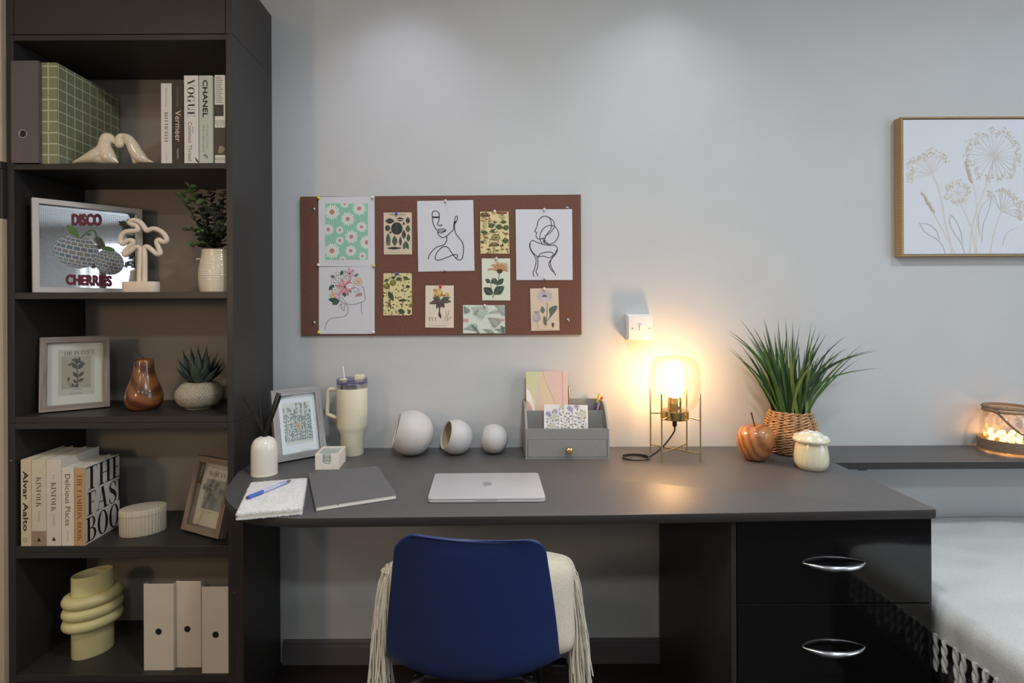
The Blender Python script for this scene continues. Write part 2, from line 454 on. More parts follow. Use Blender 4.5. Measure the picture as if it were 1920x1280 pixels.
# daylight window in the right-hand wall, out of the picture, seen only as reflection and side light
wn = structure(B().box(XR - .02, XR - .001, -1.0, .75, .85, 2.4).build('window_1', glow('window_daylight', (226, 238, 255), 4.2)))
for y0, y1, z0, z1 in ((-1.06, -1.0, .79, 2.46), (.75, .81, .79, 2.46), (-1.0, .75, 2.4, 2.46), (-1.0, .75, .79, .85), (-.95, -.90, .85, 2.4)):
    B().box(XR - .05, XR - .001, y0, y1, z0, z1, .004).build('window_frame', mat('window_white', (236, 236, 234), .4, var=.01), wn)
# floor lamp behind the camera, whose warm globe lights the bookcase front from the side
fm_ = mat('lamp_black', (26, 25, 25), .4)
fx, fy = -1.75, -.25
fl_t = thing('floor_lamp', 'black floor lamp with a warm glowing globe in the room corner', 'lamp', (fx, fy, 0))
B().lathe([(0, 0), (.14, 0), (.14, .012), (.02, .022), (0, .022)], 32, (fx, fy, 0)).build('base', fm_, fl_t, 40)
B().tube([(fx, fy, .02), (fx, fy, 1.33)], .009, 12).build('pole', fm_, fl_t, 60)
B().sphere((fx, fy, 1.44), .12, 28, 18).build('globe', glow('globe_glow', (255, 214, 168), 45.0), fl_t, 80)

# ================================================================ WARDROBE (at the frame's left edge)
XO = P(14, 600, YB).x            # bookcase outer left
T = .019
beige = mat('beige_door', (188, 168, 146), 0.5, var=.03, scale=20)
wt = thing('wardrobe', 'built-in wardrobe with pale beige doors and dark rails', 'wardrobe', (XO - .4, YB + .15, 0))
zr1, zr0 = P(7, 305, YB).z, P(7, 411, YB).z
B().box(XO - .8, XO - .0008, YB + .004, YW - .001, 0, CEIL - .31).build('carcass', lam_m, wt)
B().box(XO - .8, XO - .001, YB - .016, YB + .003, zr1, CEIL - .313, .0012).build('door', beige, wt)
B().box(XO - .8, XO - .001, YB - .016, YB + .003, .085, zr0, .0012).build('door', beige, wt)
B().box(XO - .8, XO - .001, YB - .014, YB + .003, zr0 + .001, zr1 - .022, .001).build('rail', lam_m, wt)
B().box(XO - .8, XO - .001, YB - .018, YB + .003, zr1 - .021, zr1 - .001, .001).build('rail', lam_m, wt)

# ================================================================ BOOKCASE
XI0 = P(27, 600, YB).x            # inner left
XI1 = P(425.5, 600, YB).x         # inner right
XE = P(437.5, 600, YB).x          # outer right
def zs(y): return P(230, y, YB).z
ZT = zs(306); Z2 = zs(547.5); Z3 = zs(780.4); Z4 = zs(1023.8); Z5 = zs(1265)
ZH = zs(75); ZTOP = P(513, 30, YW).z
YK = YW - .012                    # back panel face
bc = thing('bookcase', 'tall charcoal open bookcase with six compartments beside the desk', 'bookcase', ((XO + XE) / 2, YB + .15, 0))
back_m = mat('bookcase_back', (150, 143, 134), 0.7, var=.02, scale=10)
for x0, x1 in ((XO, XI0), (XI1, XE)):
    B().box(x0, x1, YB, YW - .001, 0, Z3 - .0195, .0008).build('side_panel', lam_m, bc)
    B().box(x0, x1, YB, YW - .001, Z3 - .0188, ZH + .0165, .0008).build('side_panel', lam_m, bc)
    B().box(x0, x1, YB, YW - .001, ZH + .0175, ZTOP, .0008).build('side_panel', lam_m, bc)
B().box(XI0, XI1, YK, YW - .002, .02, ZTOP - .001).build('back_panel', back_m, bc)
def shelf(z1, z0, inset=0.0):
    B().box(XI0 + .0004, XI1 - .0004, YB + .0006 + inset, YK - .0006, z0, z1, .0009).build('shelf', lam_m, bc)
shelf(ZH + .0165, ZH); shelf(ZT, ZT - .0175); shelf(Z2, Z2 - .020)
shelf(Z3, Z3 - .0190); shelf(Z3 - .0198, Z3 - .0375)
shelf(Z4, Z4 - .0180); shelf(Z4 - .0188, Z4 - .0360)
shelf(Z5, Z5 - .022)
B().box(XI0 + .002, XI1 - .002, YB + .03, YB + .048, 0, Z5 - .023).build('plinth', lam_m, bc)
B().box(XI0 + .002, XI1 - .002, YB - .0, YB + .018, ZH + .0185, ZTOP - .002, .001).build('cupboard_door', lam_m, bc)
B().box(XI0, XI1, YB + .02, YK, ZTOP - .018, ZTOP - .001).build('top_panel', lam_m, bc)
# shelf pins that show as small bright dots
pin_m = mat('pin_metal', (190, 190, 190), 0.3, 1.0)
for px, py in ((440, 1110), (21, 863)):
    q = P(px, py, YB); B().sphere((q.x, YB, q.z), .0022, 8, 6).build('shelf_pin', pin_m, bc)

# ================================================================ DESK
dk = thing('desk', 'long charcoal laminate desk with rounded end against the wall', 'desk', (.2, 1.65, 0))
TH = .0225
FR = G(1757.5, 955, DESK); FM = G(1160, 965, DESK); FLp = G(560, 971.5, DESK)
RX = FR.x
LED = G(1566, 867, DESK).y        # ledge front
A = G(420.5, 925, DESK)
cl = [(XE + .0012, YW - .001), (XE + .0012, 1.70)]
curve = [(XE + .0012, 1.70), G(437, 897, DESK)[:2], (A.x, A.y), G(441, 953, DESK)[:2], G(480, 966.5, DESK)[:2], FLp[:2]]
curve = spline(curve, 6)
outline = cl + [tuple(p[:2]) for p in curve[1:]] + [FM[:2], (RX - .004, FR.y), (RX, FR.y + .004), (RX, YW - .001)]
def shade_edges(b):
    """edge shade put into colour: upright faces take the second, darker material"""
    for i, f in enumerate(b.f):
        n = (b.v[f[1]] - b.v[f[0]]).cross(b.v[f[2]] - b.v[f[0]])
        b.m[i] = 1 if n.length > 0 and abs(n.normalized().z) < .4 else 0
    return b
shade_edges(B().prism(outline, 'z', DESK - TH, DESK, .0012)).build('desktop', [top_m, lam_m], dk, 30)  # same laminate all round; darker edge colour paints in the weaker light there
B().box(XE + .002, XE + .029, YB - .005, YW - .02, 0, DESK - TH - .0005, .0008).build('support_panel', lam_m, dk)
# faint board joint: a narrow proud strip of joint filler across the left half of the top
jl = G(575, 928, DESK); jr = G(805, 924, DESK)
B().prism([(jl.x, jl.y), (jr.x, jl.y), (jr.x, jl.y + .0012), (jl.x, jl.y + .0012)], 'z', DESK, DESK + .00012).build('joint_strip', mat('joint_filler', (120, 118, 116), .5), dk)

# wall ledge continuing the desk height over the bed
lg = thing('wall_ledge', 'narrow charcoal wall ledge above the bed', 'shelf', (1.9, LED + .1, DESK - TH))
shade_edges(B().box(RX + .0008, 2.75, LED, YW - .001, DESK - TH, DESK, .001)).build('board', [top_m, lam_m], lg)
br = G(1622, 882, DESK - TH - .004)
B().box(br.x - .012, br.x + .012, LED + .01, YW - .001, DESK - TH - .006, DESK - TH - .0003).build('bracket', lam_m, lg)

# ================================================================ DRAWER PEDESTAL
YD = FR.y + .014                  # drawer front face
sD = F / YD
PX0 = P(1371, 1050, YD).x; PX1 = P(1747, 1050, YD).x
pd = thing('drawer_pedestal', 'pedestal with three gloss black drawers under the desk end', 'drawers', ((PX0 + PX1) / 2, YD + .28, 0))
XB0 = P(1232, 1100, YW - .02).x
black_m = mat('gloss_black', (14, 14, 15), 0.07, var=.1, scale=3, spec=.5, coat=.3)
B().box(PX0, PX0 + .013, YD + .001, YW - .02, 0, DESK - TH - .0005, .0008).build('side_panel', lam_m, pd)
B().box(PX1 - .018, PX1 - .001, YD + .019, YW - .02, 0, DESK - TH - .0005, .0008).build('side_panel', lam_m, pd)
B().box(PX0 + .014, PX1 - .02, YW - .04, YW - .021, 0.0, DESK - TH - .001).build('back_panel', lam_m, pd)
zd = [DESK - TH - .004, P(1560, 1131, YD).z, P(1560, 1131, YD).z - .207, .085]
silver = mat('satin_chrome', (205, 206, 208), 0.22, 1.0, var=.02)
for i in range(3):
    z1, z0 = zd[i] - .001, zd[i + 1] + .001
    d = B().box(PX0 + .0145, PX1, YD, YD + .018, z0, z1, .0012).build('drawer', black_m, pd)
    B().box(PX0 + .03, PX1 - .03, YD + .0185, YW - .06, z0 + .02, z1 - .03).build('drawer_box', lam_m, d)
    hy = [1054, 1212, 1370][i]; hc = P(1563, hy, YD)
    L = (1622 - 1505) / sD / 2
    pts = []; rad = []
    for k in range(25):
        t = -1 + 2 * k / 24
        pts.append((hc.x + L * t, YD - .001 - .026 * (1 - t * t) ** .8, hc.z + .0035 * t * 0 - .004 * (1 - t * t)))
        rad.append(.0018 + .0062 * (1 - abs(t) ** 2.2))
    B().tube(pts, rad, 10, flat=1.0).build('handle', silver, d, 60)
B().box(PX0 + .014, PX1 - .02, YD + .04, YD + .055, 0, .083).build('plinth', lam_m, pd)

# ================================================================ BED AND THROW
BX = 1.147
BZ = .492
bd = thing('bed', 'low dark bed frame with mattress beside the drawer pedestal', 'bed', (2.1, 1.5, 0))
B().box(BX + .02, 3.1, .85, YW - .03, .06, .27, .004).build('base', mat('bed_black', (22, 21, 21), .6), bd)
B().box(BX + .012, 3.1, .85, YW - .03, .272, BZ - .012, .03, seg=4).build('mattress', mat('mattress_ticking', (70, 68, 70), .9, bump=.2), bd, 50)
for lx in (BX + .06, 3.02):
    for ly in (.92, YW - .1): B().box(lx - .025, lx + .025, ly - .025, ly + .025, 0, .059, .003).build('leg', lam_m, bd)
wool = mat('white_wool', (206, 209, 207), 0.95, var=.06, scale=260, bump=.6)
thr = thing('throw_blanket', 'white woven throw with twisted fringe spread over the bed', 'blanket', (2.0, 1.45, BZ))
ZE = .425                         # lower edge of the overhang
def throw_pt(u, v):
    y = 1.0 + (YW - .02 - 1.0) * v
    s = u * 1.75                  # arc length from the hanging edge
    dr = BZ + .004 - ZE; r = .03
    if s < dr - r: x, z = BX - .004, ZE + s
    elif s < dr - r + r * pi / 2:
        a = (s - dr + r) / r; x, z = BX - .004 + r * (1 - cos(a)), BZ + .004 - r + r * sin(a)
    else: x, z = BX - .004 + r + (s - dr + r - r * pi / 2), BZ + .004
    n = noise.noise(Vector((x * 3.2, y * 3.2, 1.3))); n2 = noise.noise(Vector((x * 9, y * 11, 4)))
    top = min(1, max(0, (s - .03) / .12))
    if top > 0: z += (.014 * n + .005 * n2 + .012) * top
    x += (-.007 * abs(noise.noise(Vector((0, y * 14, 2)))) - .002) * (1 - top)
    return Vector((x, y, z))
NU, NV = 110, 90
b = B().grid(lambda u, v: throw_pt(u ** 1.5, v), NU, NV)
cloth = b.build('cloth', wool, thr, 60)
sm = cloth.modifiers.new('thickness', 'SOLIDIFY'); sm.thickness = .005; sm.offset = 1
random.seed(3)
for i in range(34):
    v = .02 + .96 * i / 33; p0 = throw_pt(0, v) + Vector((-.003, 0, .006)); L = .075 + random.random() * .03
    ph = random.random() * 6; lean = (random.random() - .5) * .02
    bb = B()
    for sft in (0, pi):
        pts = [p0 + Vector((-.003 + .0035 * cos(ph + sft + t * 9), .0035 * sin(ph + sft + t * 9) + lean * t, -L * t)) for t in [q / 12 for q in range(13)]]
        bb.tube(pts, [.0042] * 11 + [.0052, .002], 6)
    bb.build('fringe_tassel', wool, thr, 70)

# ================================================================ CHAIR AND CUSHION
blue = mat('blue_plastic', (36, 53, 102), 0.42, var=.03, scale=200, bump=.03)
blackmetal = mat('black_metal', (20, 20, 21), 0.4, var=.1, spec=.5)
CHX, CHY = -.046, 1.19
Mch = Matrix.Translation((CHX, CHY, 0)) @ Matrix.Rotation(radians(-1.6), 4, 'Z')
ch = thing('desk_chair', 'navy blue moulded plastic desk chair tucked under the desk', 'chair', M=Mch)
prof = spline([(-.022, .780), (-.019, .774), (-.016, .757), (-.012, .732), (.000, .67), (.020, .57), (.034, .50), (.052, .442), (.092, .410), (.16, .405), (.26, .415), (.36, .423), (.41, .417), (.43, .403)], 5)
halfw = spline([(.162,), (.163,), (.164,), (.167,), (.176,), (.190,), (.198,), (.203,), (.206,), (.215,), (.222,), (.220,), (.205,), (.185,)], 5)
NP = len(prof)
def shell(u, v):
    i = v * (NP - 1); k = min(NP - 2, int(i)); f = i - k
    y = prof[k][0] * (1 - f) + prof[k + 1][0] * f; z = prof[k][1] * (1 - f) + prof[k + 1][1] * f
    hw = halfw[k][0] * (1 - f) + halfw[k + 1][0] * f
    d = Vector((prof[k + 1][0] - prof[k][0], prof[k + 1][1] - prof[k][1])).normalized()
    n = Vector((-d.y, d.x))       # towards the sitter
    s = -1 + 2 * u
    # round the two top corners
    a = abs(s); top = max(0.0, 1 - v / .16)
    rc, dn = .050, max(0.0, .780 - z)
    if dn < rc: hw -= rc - sqrt(max(0.0, rc * rc - (rc - dn) ** 2))
    c = .007 + .043 * min(1, v / .42)
    if v > .6: c *= max(.35, 1 - (v - .6) * 1.6)
    o = c * a ** 2.2
    z += -.003 * (1 - s * s) * top - .007 * s * top
    return Vector((hw * s, y + n.x * o, z + n.y * o * min(1, v / .25)))
sb = B().grid(shell, 28, 60)
sh = sb.build('shell', blue, ch, 70, world=False)
md = sh.modifiers.new('thickness', 'SOLIDIFY'); md.thickness = .0065; md.offset = 0
md = sh.modifiers.new('round', 'SUBSURF'); md.levels = 1; md.render_levels = 1
for sx in (-1, 1):
    for (ya, yb) in ((.10, .03), (.34, .40)):
        B().tube([(.12 * sx, ya + .03 * (1 if ya < .2 else -1), .390), (.15 * sx, ya, .383), (.205 * sx, yb, .012)], .011, 10).build('leg', blackmetal, ch, 60, world=False)
        B().lathe([(0, 0), (.014, 0), (.014, .016), (0, .018)], 12, (.207 * sx, yb, 0)).build('foot', blackmetal, ch, 40, world=False)
for yy in (.13, .31): B().tube([(-.14, yy, .389), (.14, yy, .389)], .011, 10).build('cross_bar', blackmetal, ch, 60, world=False)
B().tube([(0, .13, .389), (0, .31, .389)], .011, 10).build('cross_bar', blackmetal, ch, 60, world=False)
B().box(.185, .225, .145, .175, .386, .410, .004).build('mount_bracket', blackmetal, ch, world=False)

cream = mat('cream_cotton', (222, 210, 188), 0.9, var=.05, scale=180, bump=.3)
string_m = mat('cotton_string', (216, 208, 190), 0.95, var=.1, scale=300, bump=.3)
CUY = CHY + .135; cz0 = .442
cu = thing('fringed_cushion', 'cream cushion with long string tassels propped on the blue chair', 'cushion', (-.022, CUY, cz0))
CW, CHH, CT = .232, .119, .060
def pillow(u, v):
    th = 2 * pi * u; ph = -pi / 2 + pi * v
    def se(t, e): return math.copysign(abs(t) ** e, t)
    x = CW * se(cos(ph), .55) * se(cos(th), .38); z = CHH * se(cos(ph), .55) * se(sin(th), .38)
    y = CT * sin(ph)
    puff = 1 - .10 * (abs(x) / CW) ** 2 * (1 - (abs(z) / CHH) ** 2)
    x *= 1 - .05 * (1 - (abs(z) / CHH) ** 2); z *= 1 - .03 * (1 - (abs(x) / CW) ** 2)
    w_ = .004 * noise.noise(Vector((x * 14, y * 14, z * 14)))
    return Vector((-.022 + x, CUY + y + w_ + .14 * z, cz0 + CHH + z + w_))
pb = B().grid(pillow, 72, 28, closed_u=True)
pb.build('cover', cream, cu, 80)
# rope seam round the edge
seam = []
for i in range(140):
    p = pillow(i / 140, .5); c0 = Vector((-.022, CUY, cz0 + CHH)); d = (p - c0).normalized(); seam.append(p + d * .001)
B().tube(seam, .0032, 6, closed=True).build('piping', string_m, cu, 70)
random.seed(11)
for sx in (-1, 1):
    base = Vector((-.022 + sx * (CW - .012) - (.016 if sx > 0 else 0), CUY + .02, cz0 + 2 * CHH - .035))
    bb = B()
    for i in range(64):
        a = random.random(); sp = random.random() - .5; sp2 = random.random() - .5
        L = .22 + .11 * random.random(); wob = random.random() * 6
        st = base + Vector((sx * .012 * random.random(), sp2 * .03, -.02 * a))
        pts = []
        for k in range(9):
            t = k / 8
            out = sx * (.014 * sin(min(1, t * 3) * pi / 2)) + sp * (.012 + .040 * t) + (.012 * sx if sx > 0 else -.004) * t
            x_ = st.x + out + .0022 * sin(wob + t * 11); y_ = st.y - .06 * t * .5 + sp2 * .05 * t + .0022 * cos(wob + t * 9)
            pts.append((x_, y_, st.z + .012 * sin(min(1, t * 6) * pi) - L * t))
        bb.tube(pts, .0017, 5)
    # cord that wraps the bundle at its top
    bb.tube([base + Vector((sx * .008 + .014 * cos(q), .014 * sin(q), -.014)) for q in [2 * pi * j / 14 for j in range(14)]], .0026, 6, closed=True)
    bb.build('tassel', string_m, cu, 70)

# ================================================================ PINBOARD
YP = YW - .010                    # board face
board_m = mat('brown_hardboard', (96, 63, 50), 0.85, var=0, c2=(122, 83, 66), scale=230, bump=.25, detail=6)
pbd = thing('pinboard', 'wide brown pinboard screwed to the wall above the desk', 'board', (P(826, 498, YP).x, YP, P(826, 629, YP).z))
c4 = [P(563, 368.5, YP), P(1089, 364.5, YP), P(1090.5, 627, YP), P(565, 629, YP)]
B().prism([(p.x, p.z) for p in c4], 'y', YP, YW - .0005, .0008).build('board', board_m, pbd)
zinc = mat('zinc', (170, 170, 172), 0.35, 1.0, var=.05)
for px, py in ((588, 392), (588.5, 605), (1063.5, 390), (1065, 600)):
    q = P(px, py, YP); M = Matrix.Rotation(pi / 2, 4, 'X')
    sc_ = B().lathe([(0, .0032), (.0035, .003), (.0062, .0012), (.0066, 0), (0, 0)], 16, (q.x, YP, q.z), M=M).build('screw', zinc, pbd, 40)
    B().lathe([(0, .0036), (.0018, .0036), (.0018, .003)], 8, (q.x, YP, q.z), M=M).build('recess', blackmetal, sc_)

def crop_map(ox, oy, s, Y):
    """art drawn in the coordinates of an enlarged photo crop, placed on the wall plane"""
    def f(x, y):
        p = P(ox + x / s, oy + y / s, Y); return (p.x, p.z)
    return f
def sheet(name, label, cornersC, ox, oy, s, paper, group=None, Y=None):
    Y = Y or YP - .0022
    mp = crop_map(ox, oy, s, Y)
    q = [mp(*c) for c in cornersC]
    o = tag(B().prism(q, 'y', Y, Y + .0006).build(name, paper), label, 'picture', group)
    a = Art((0, Y, 0), (1, 0, 0), (0, 0, 1), mp)
    return o, a
white_p = mat('white_paper', (210, 212, 218), .7, var=.01, scale=30)
cream_p = mat('cream_paper', (226, 214, 192), .75, var=.03, scale=40)
yell_p = mat('yellowed_paper', (226, 210, 158), .75, var=.03, scale=40)
pale_p = mat('pale_green_paper', (218, 222, 200), .75, var=.02, scale=40)
kraft_p = mat('tan_paper', (212, 196, 172), .75, var=.03, scale=40)
PXO = []
# --- daisies
o, a = sheet('art_print', 'daisy print on mint green, pinned at the upper end of the pinboard', [(64, 38), (1026, 24), (1032, 1228), (72, 1228)], 590, 365, 9.142, white_p)
a.rect(180, 150, 912, 1115, (140, 196, 172)); a.clip = (180, 150, 912, 1115)
for cx, cy, R_, c_ in [(298, 297, 138, 45), (515, 155, 78, 24), (765, 235, 125, 40), (568, 415, 125, 40), (805, 550, 95, 30), (232, 595, 103, 35), (432, 605, 72, 23), (630, 720, 120, 38), (432, 785, 78, 27), (895, 815, 128, 40), (298, 962, 142, 45), (620, 960, 103, 32), (820, 1050, 74, 25), (485, 1110, 66, 20)]:
    L = []
    for i in range(18):
        an = 2 * pi * i / 18 + cx; d = (cos(an), sin(an)); n = (-d[1], d[0]); w_ = R_ * .088; rr = R_ * (1.06 if i % 2 else .96)
        L.append([(cx + d[0] * R_ * .25 + n[0] * w_ * .4, cy + d[1] * R_ * .25 + n[1] * w_ * .4), (cx + d[0] * rr * .75 + n[0] * w_, cy + d[1] * rr * .75 + n[1] * w_), (cx + d[0] * rr, cy + d[1] * rr), (cx + d[0] * rr * .75 - n[0] * w_, cy + d[1] * rr * .75 - n[1] * w_), (cx + d[0] * R_ * .25 - n[0] * w_ * .4, cy + d[1] * R_ * .25 - n[1] * w_ * .4)])
    a.polys(L, (232, 232, 228)); a.ell(cx, cy, R_ * .40, R_ * .40, (226, 226, 222)); a.ell(cx, cy, c_, c_, (196, 140, 136)); a.ell(cx - c_ * .1, cy, c_ * .6, c_ * .6, (186, 126, 122))
a.build('artwork', o)
# --- floral head line drawing
o, a = sheet('art_print', 'line drawing of a tilted face crowned with coloured flowers, pinned below the daisy print', [(74, 52), (1066, 40), (1066, 1238), (74, 1240)], 590, 495, 9.479, white_p)
bl = (52, 52, 56)
for pts in ([(820, 380), (870, 430), (885, 520), (898, 600), (885, 650), (820, 680), (740, 710), (650, 722), (590, 710), (545, 670), (500, 610), (455, 585), (430, 605), (460, 650), (520, 695), (565, 715), (592, 775), (588, 850), (555, 910), (480, 940), (330, 955), (260, 985), (205, 1060), (178, 1175)],
            [(835, 682), (828, 780), (840, 890)], [(545, 700), (530, 760), (518, 828), (480, 790), (468, 740), (490, 700)], [(430, 740), (470, 715), (500, 700)], [(700, 465), (715, 497), (752, 488)], [(690, 405), (740, 425), (785, 455), (782, 472), (760, 480)]):
    a.stroke(pts, 8, bl, 5)
a.blob([(715, 588), (745, 530), (800, 500), (845, 515), (840, 560), (790, 578), (750, 572)], (190, 142, 150)); a.stroke([(720, 578), (780, 545), (842, 535)], 5, bl)
gr, dg = (64, 96, 82), (48, 76, 66)
for x, y, L, w_, an, c_ in [(470, 200, 95, 32, -1.3, gr), (700, 225, 100, 26, -.6, (104, 134, 112)), (250, 460, 135, 40, -.75, gr), (340, 460, 50, 30, -1.6, dg), (245, 625, 205, 48, .15, dg), (310, 715, 150, 44, -.45, gr), (490, 545, 70, 42, -.6, dg), (535, 585, 75, 30, -1.6, gr), (590, 440, 90, 28, .75, (120, 150, 132)), (280, 205, 90, 30, .4, (110, 112, 112)), (330, 280, 60, 24, .6, (120, 120, 122))]:
    a.leaf(x, y, L, w_, an, c_, bl)
def bloom(cx, cy, petals, c_, R_, cen=(90, 62, 66), w_=.30, ph=0):
    for i in range(petals):
        an = ph + 2 * pi * i / petals; a.leaf(cx, cy, R_, R_ * w_, an, c_ if i % 2 else tuple(min(255, v + 14) for v in c_), bl)
    a.ell(cx, cy, R_ * .13, R_ * .13, cen)
for cx, cy in ((400, 195), (345, 325), (425, 330), (650, 330), (570, 215), (430, 250), (365, 455)):
    for i in range(5):
        an = i * 1.257; a.ell(cx + 30 * cos(an), cy + 30 * sin(an), 30, 26, bl, an); a.ell(cx + 30 * cos(an), cy + 30 * sin(an), 25, 21, (228, 228, 230), an)
    a.ell(cx, cy, 10, 10, (120, 118, 120))
bloom(620, 165, 6, (200, 168, 184), 112, ph=.4); bloom(430, 545, 5, (206, 178, 204), 72)
for cx, cy, R_ in ((775, 310, 50), (325, 545, 42)):
    for i in range(5):
        an = i * 1.257 + .3; a.ell(cx + R_ * .75 * cos(an), cy + R_ * .75 * sin(an), R_ * .72, R_ * .6, bl, an); a.ell(cx + R_ * .75 * cos(an), cy + R_ * .75 * sin(an), R_ * .66, R_ * .54, (226, 192, 160), an)
    a.ell(cx, cy, 9, 9, (110, 80, 60))
bloom(540, 405, 6, (206, 148, 156), 165, (96, 56, 70), .27, .15); a.leaf(545, 402, 165, 40, -.15, (230, 228, 230), bl)
a.build('artwork', o)
# --- plate of leaves
o, a = sheet('postcard', 'cream botanical postcard of dark leaf shapes under a blue pin', [(1180, 306), (1664, 302), (1670, 1022), (1186, 1024)], 590, 365, 9.142, kraft_p)
a.polys([[(x, 332), (x + 12, 330), (x + 10, 350), (x - 2, 350)] for x in list(range(1285, 1370, 18)) + list(range(1440, 1550, 18))], (128, 118, 104))
D = [(1290, 450, 80, 48, 0, (44, 48, 44)), (1470, 422, 72, 36, 0, (40, 44, 40)), (1597, 440, 38, 58, 0, (46, 50, 46)), (1250, 572, 45, 52, 0, (56, 58, 52)), (1408, 578, 100, 108, 0, (42, 50, 44)), (1528, 495, 20, 30, 0, (50, 54, 46)), (1597, 582, 40, 66, 0, (64, 84, 62)), (1300, 645, 20, 20, 0, (44, 44, 40)), (1528, 680, 36, 82, 0, (58, 40, 40)), (1372, 790, 46, 88, 0, (68, 78, 68)), (1470, 795, 26, 86, 0, (66, 50, 50)), (1606, 738, 32, 72, 0, (56, 72, 56)), (1365, 915, 128, 24, 0, (44, 50, 50))]
for x, y, rx, ry, r_, c_ in D:
    if ry > rx * 1.2: a.leaf(x, y + ry, 2 * ry, rx, -pi / 2, c_, (118, 122, 104))
    elif rx > ry * 1.3: a.leaf(x - rx, y, 2 * rx, ry, 0, c_, (84, 90, 84))
    else: a.ell(x, y, rx, ry, c_); a.stroke([(x, y - ry * .9), (x, y + ry * .9)], 6, (92, 98, 86), 1)
for x in (1228, 1262, 1292): a.leaf(1262 + (x - 1262) * .3, 660, 225, 22, pi / 2 + (1262 - x) * .002, (66, 92, 62), (150, 158, 128))
a.blob([(1565, 795), (1612, 865), (1606, 935), (1565, 905), (1530, 938), (1512, 860)], (66, 92, 64)); a.stroke([(1565, 795), (1565, 900)], 5, (130, 150, 110), 1)
for i in range(4): a.leaf(1410 + i * 32, 440, 40, 9, -.8, (206, 200, 180))
a.polys([[(x, 985), (x + 7, 985), (x + 7, 994), (x, 994)] for x in range(1285, 1560, 12)], (168, 156, 138))
a.build('artwork', o)
# --- woodland pattern postcards
def woodland(a, clip, seed, kinds, n, smin, smax):
    random.seed(seed); a.clip = clip; x0, y0, x1, y1 = clip; pts = []
    tries = 0
    while len(pts) < n and tries < 4000:
        tries += 1; x, y, r_ = random.uniform(x0, x1), random.uniform(y0, y1), random.uniform(smin, smax)
        if any(hypot(x - p[0], y - p[1]) < (r_ + p[2]) * .82 for p in pts): continue
        pts.append((x, y, r_)); k = random.choice(kinds); an = random.uniform(0, 6.28)
        c_ = random.choice([(70, 84, 46), (92, 104, 58), (56, 62, 40), (110, 118, 70), (84, 62, 42), (66, 88, 64)])
        dk_ = (54, 48, 34)
        if k == 'leaf': a.leaf(x - r_ * cos(an), y - r_ * sin(an), 2 * r_, r_ * .5, an, c_, dk_)
        elif k == 'fruit': a.ell(x, y, r_, r_ * .92, (104, 108, 46)); a.ell(x - r_ * .2, y - r_ * .2, r_ * .66, r_ * .6, (132, 134, 62)); a.stroke([(x, y - r_), (x + r_ * .3, y - r_ * 1.4)], r_ * .12, dk_, 1)
        elif k == 'seed':
            for j in range(6): a.ell(x + random.uniform(-r_, r_), y + random.uniform(-r_, r_), r_ * .17, r_ * .11, random.choice([(112, 70, 44), (70, 58, 40), (136, 92, 56)]), random.uniform(0, 3))
        elif k == 'sprig':
            a.stroke([(x - r_ * cos(an), y - r_ * sin(an)), (x, y), (x + r_ * cos(an + .3), y + r_ * sin(an + .3))], r_ * .1, (112, 92, 66))
            for j in range(5): a.leaf(x + r_ * (j / 2.5 - 1) * cos(an), y + r_ * (j / 2.5 - 1) * sin(an), r_ * .6, r_ * .18, an + (1 if j % 2 else -1), c_)
        elif k == 'cap':
            cc = random.choice([(110, 76, 46), (86, 72, 44), (128, 62, 40), (118, 108, 62)])
            a.blob([(x - r_ * .2, y), (x - r_ * .26, y + r_), (x + r_ * .26, y + r_), (x + r_ * .18, y)], (178, 160, 112))
            a.blob([(x - r_, y + r_ * .1), (x - r_ * .7, y - r_ * .45), (x, y - r_ * .7), (x + r_ * .7, y - r_ * .45), (x + r_, y + r_ * .1), (x, y + r_ * .28)], cc)
            a.blob([(x - r_ * .6, y - r_ * .2), (x, y - r_ * .55), (x + r_ * .3, y - r_ * .4), (x - r_ * .1, y - r_ * .15)], tuple(min(255, v + 34) for v in cc))
o, a = sheet('postcard', 'yellow postcard of green fruit, acorns and leaves under a blue pin', [(1222, 160), (1726, 160), (1728, 910), (1220, 912)], 590, 495, 9.479, yell_p)
a.clip = (1222, 160, 1726, 911)
for x, y, r_ in ((1390, 330, 58), (1280, 392, 58), (1556, 467, 26), (1706, 735, 40)): a.ell(x, y, r_, r_ * .9, (108, 108, 46)); a.ell(x - 10, y - 10, r_ * .65, r_ * .58, (140, 138, 66))
a.leaf(1310, 480, 200, 46, 1.1, (62, 76, 50), (40, 44, 32)); a.blob([(1480, 650), (1560, 620), (1640, 645), (1560, 668)], (58, 56, 40)); a.stroke([(1565, 660), (1555, 770)], 22, (138, 136, 96)); a.blob([(1612, 410), (1650, 370), (1700, 405), (1655, 425)], (70, 58, 50)); a.stroke([(1655, 425), (1655, 470)], 10, (150, 140, 100))
a.leaf(1480, 820, 130, 50, .3, (66, 84, 52), (44, 48, 34)); a.leaf(1300, 780, 140, 16, -1.2, (110, 76, 56)); a.leaf(1360, 800, 120, 18, -1.8, (110, 76, 56)); a.leaf(1440, 270, 120, 34, -.1, (74, 90, 56), (48, 52, 36)); a.leaf(1570, 230, 110, 40, .4, (78, 96, 56), (48, 52, 36)); a.leaf(1230, 310, 100, 34, -.4, (86, 108, 74), (48, 52, 36)); a.leaf(1360, 250, 80, 30, -.2, (78, 100, 76), (48, 52, 36)); a.leaf(1660, 890, 90, 28, -1.1, (70, 84, 50))
woodland(a, a.clip, 5, ['leaf', 'seed', 'sprig', 'seed', 'leaf', 'leaf'], 95, 13, 30)
a.build('artwork', o)
o, a = sheet('postcard', 'yellow postcard crowded with brown mushrooms between the two line drawings', [(575, 207), (810, 205), (818, 553), (577, 553)], 770, 350, 4.415, yell_p)
a.clip = (577, 208, 811, 552)
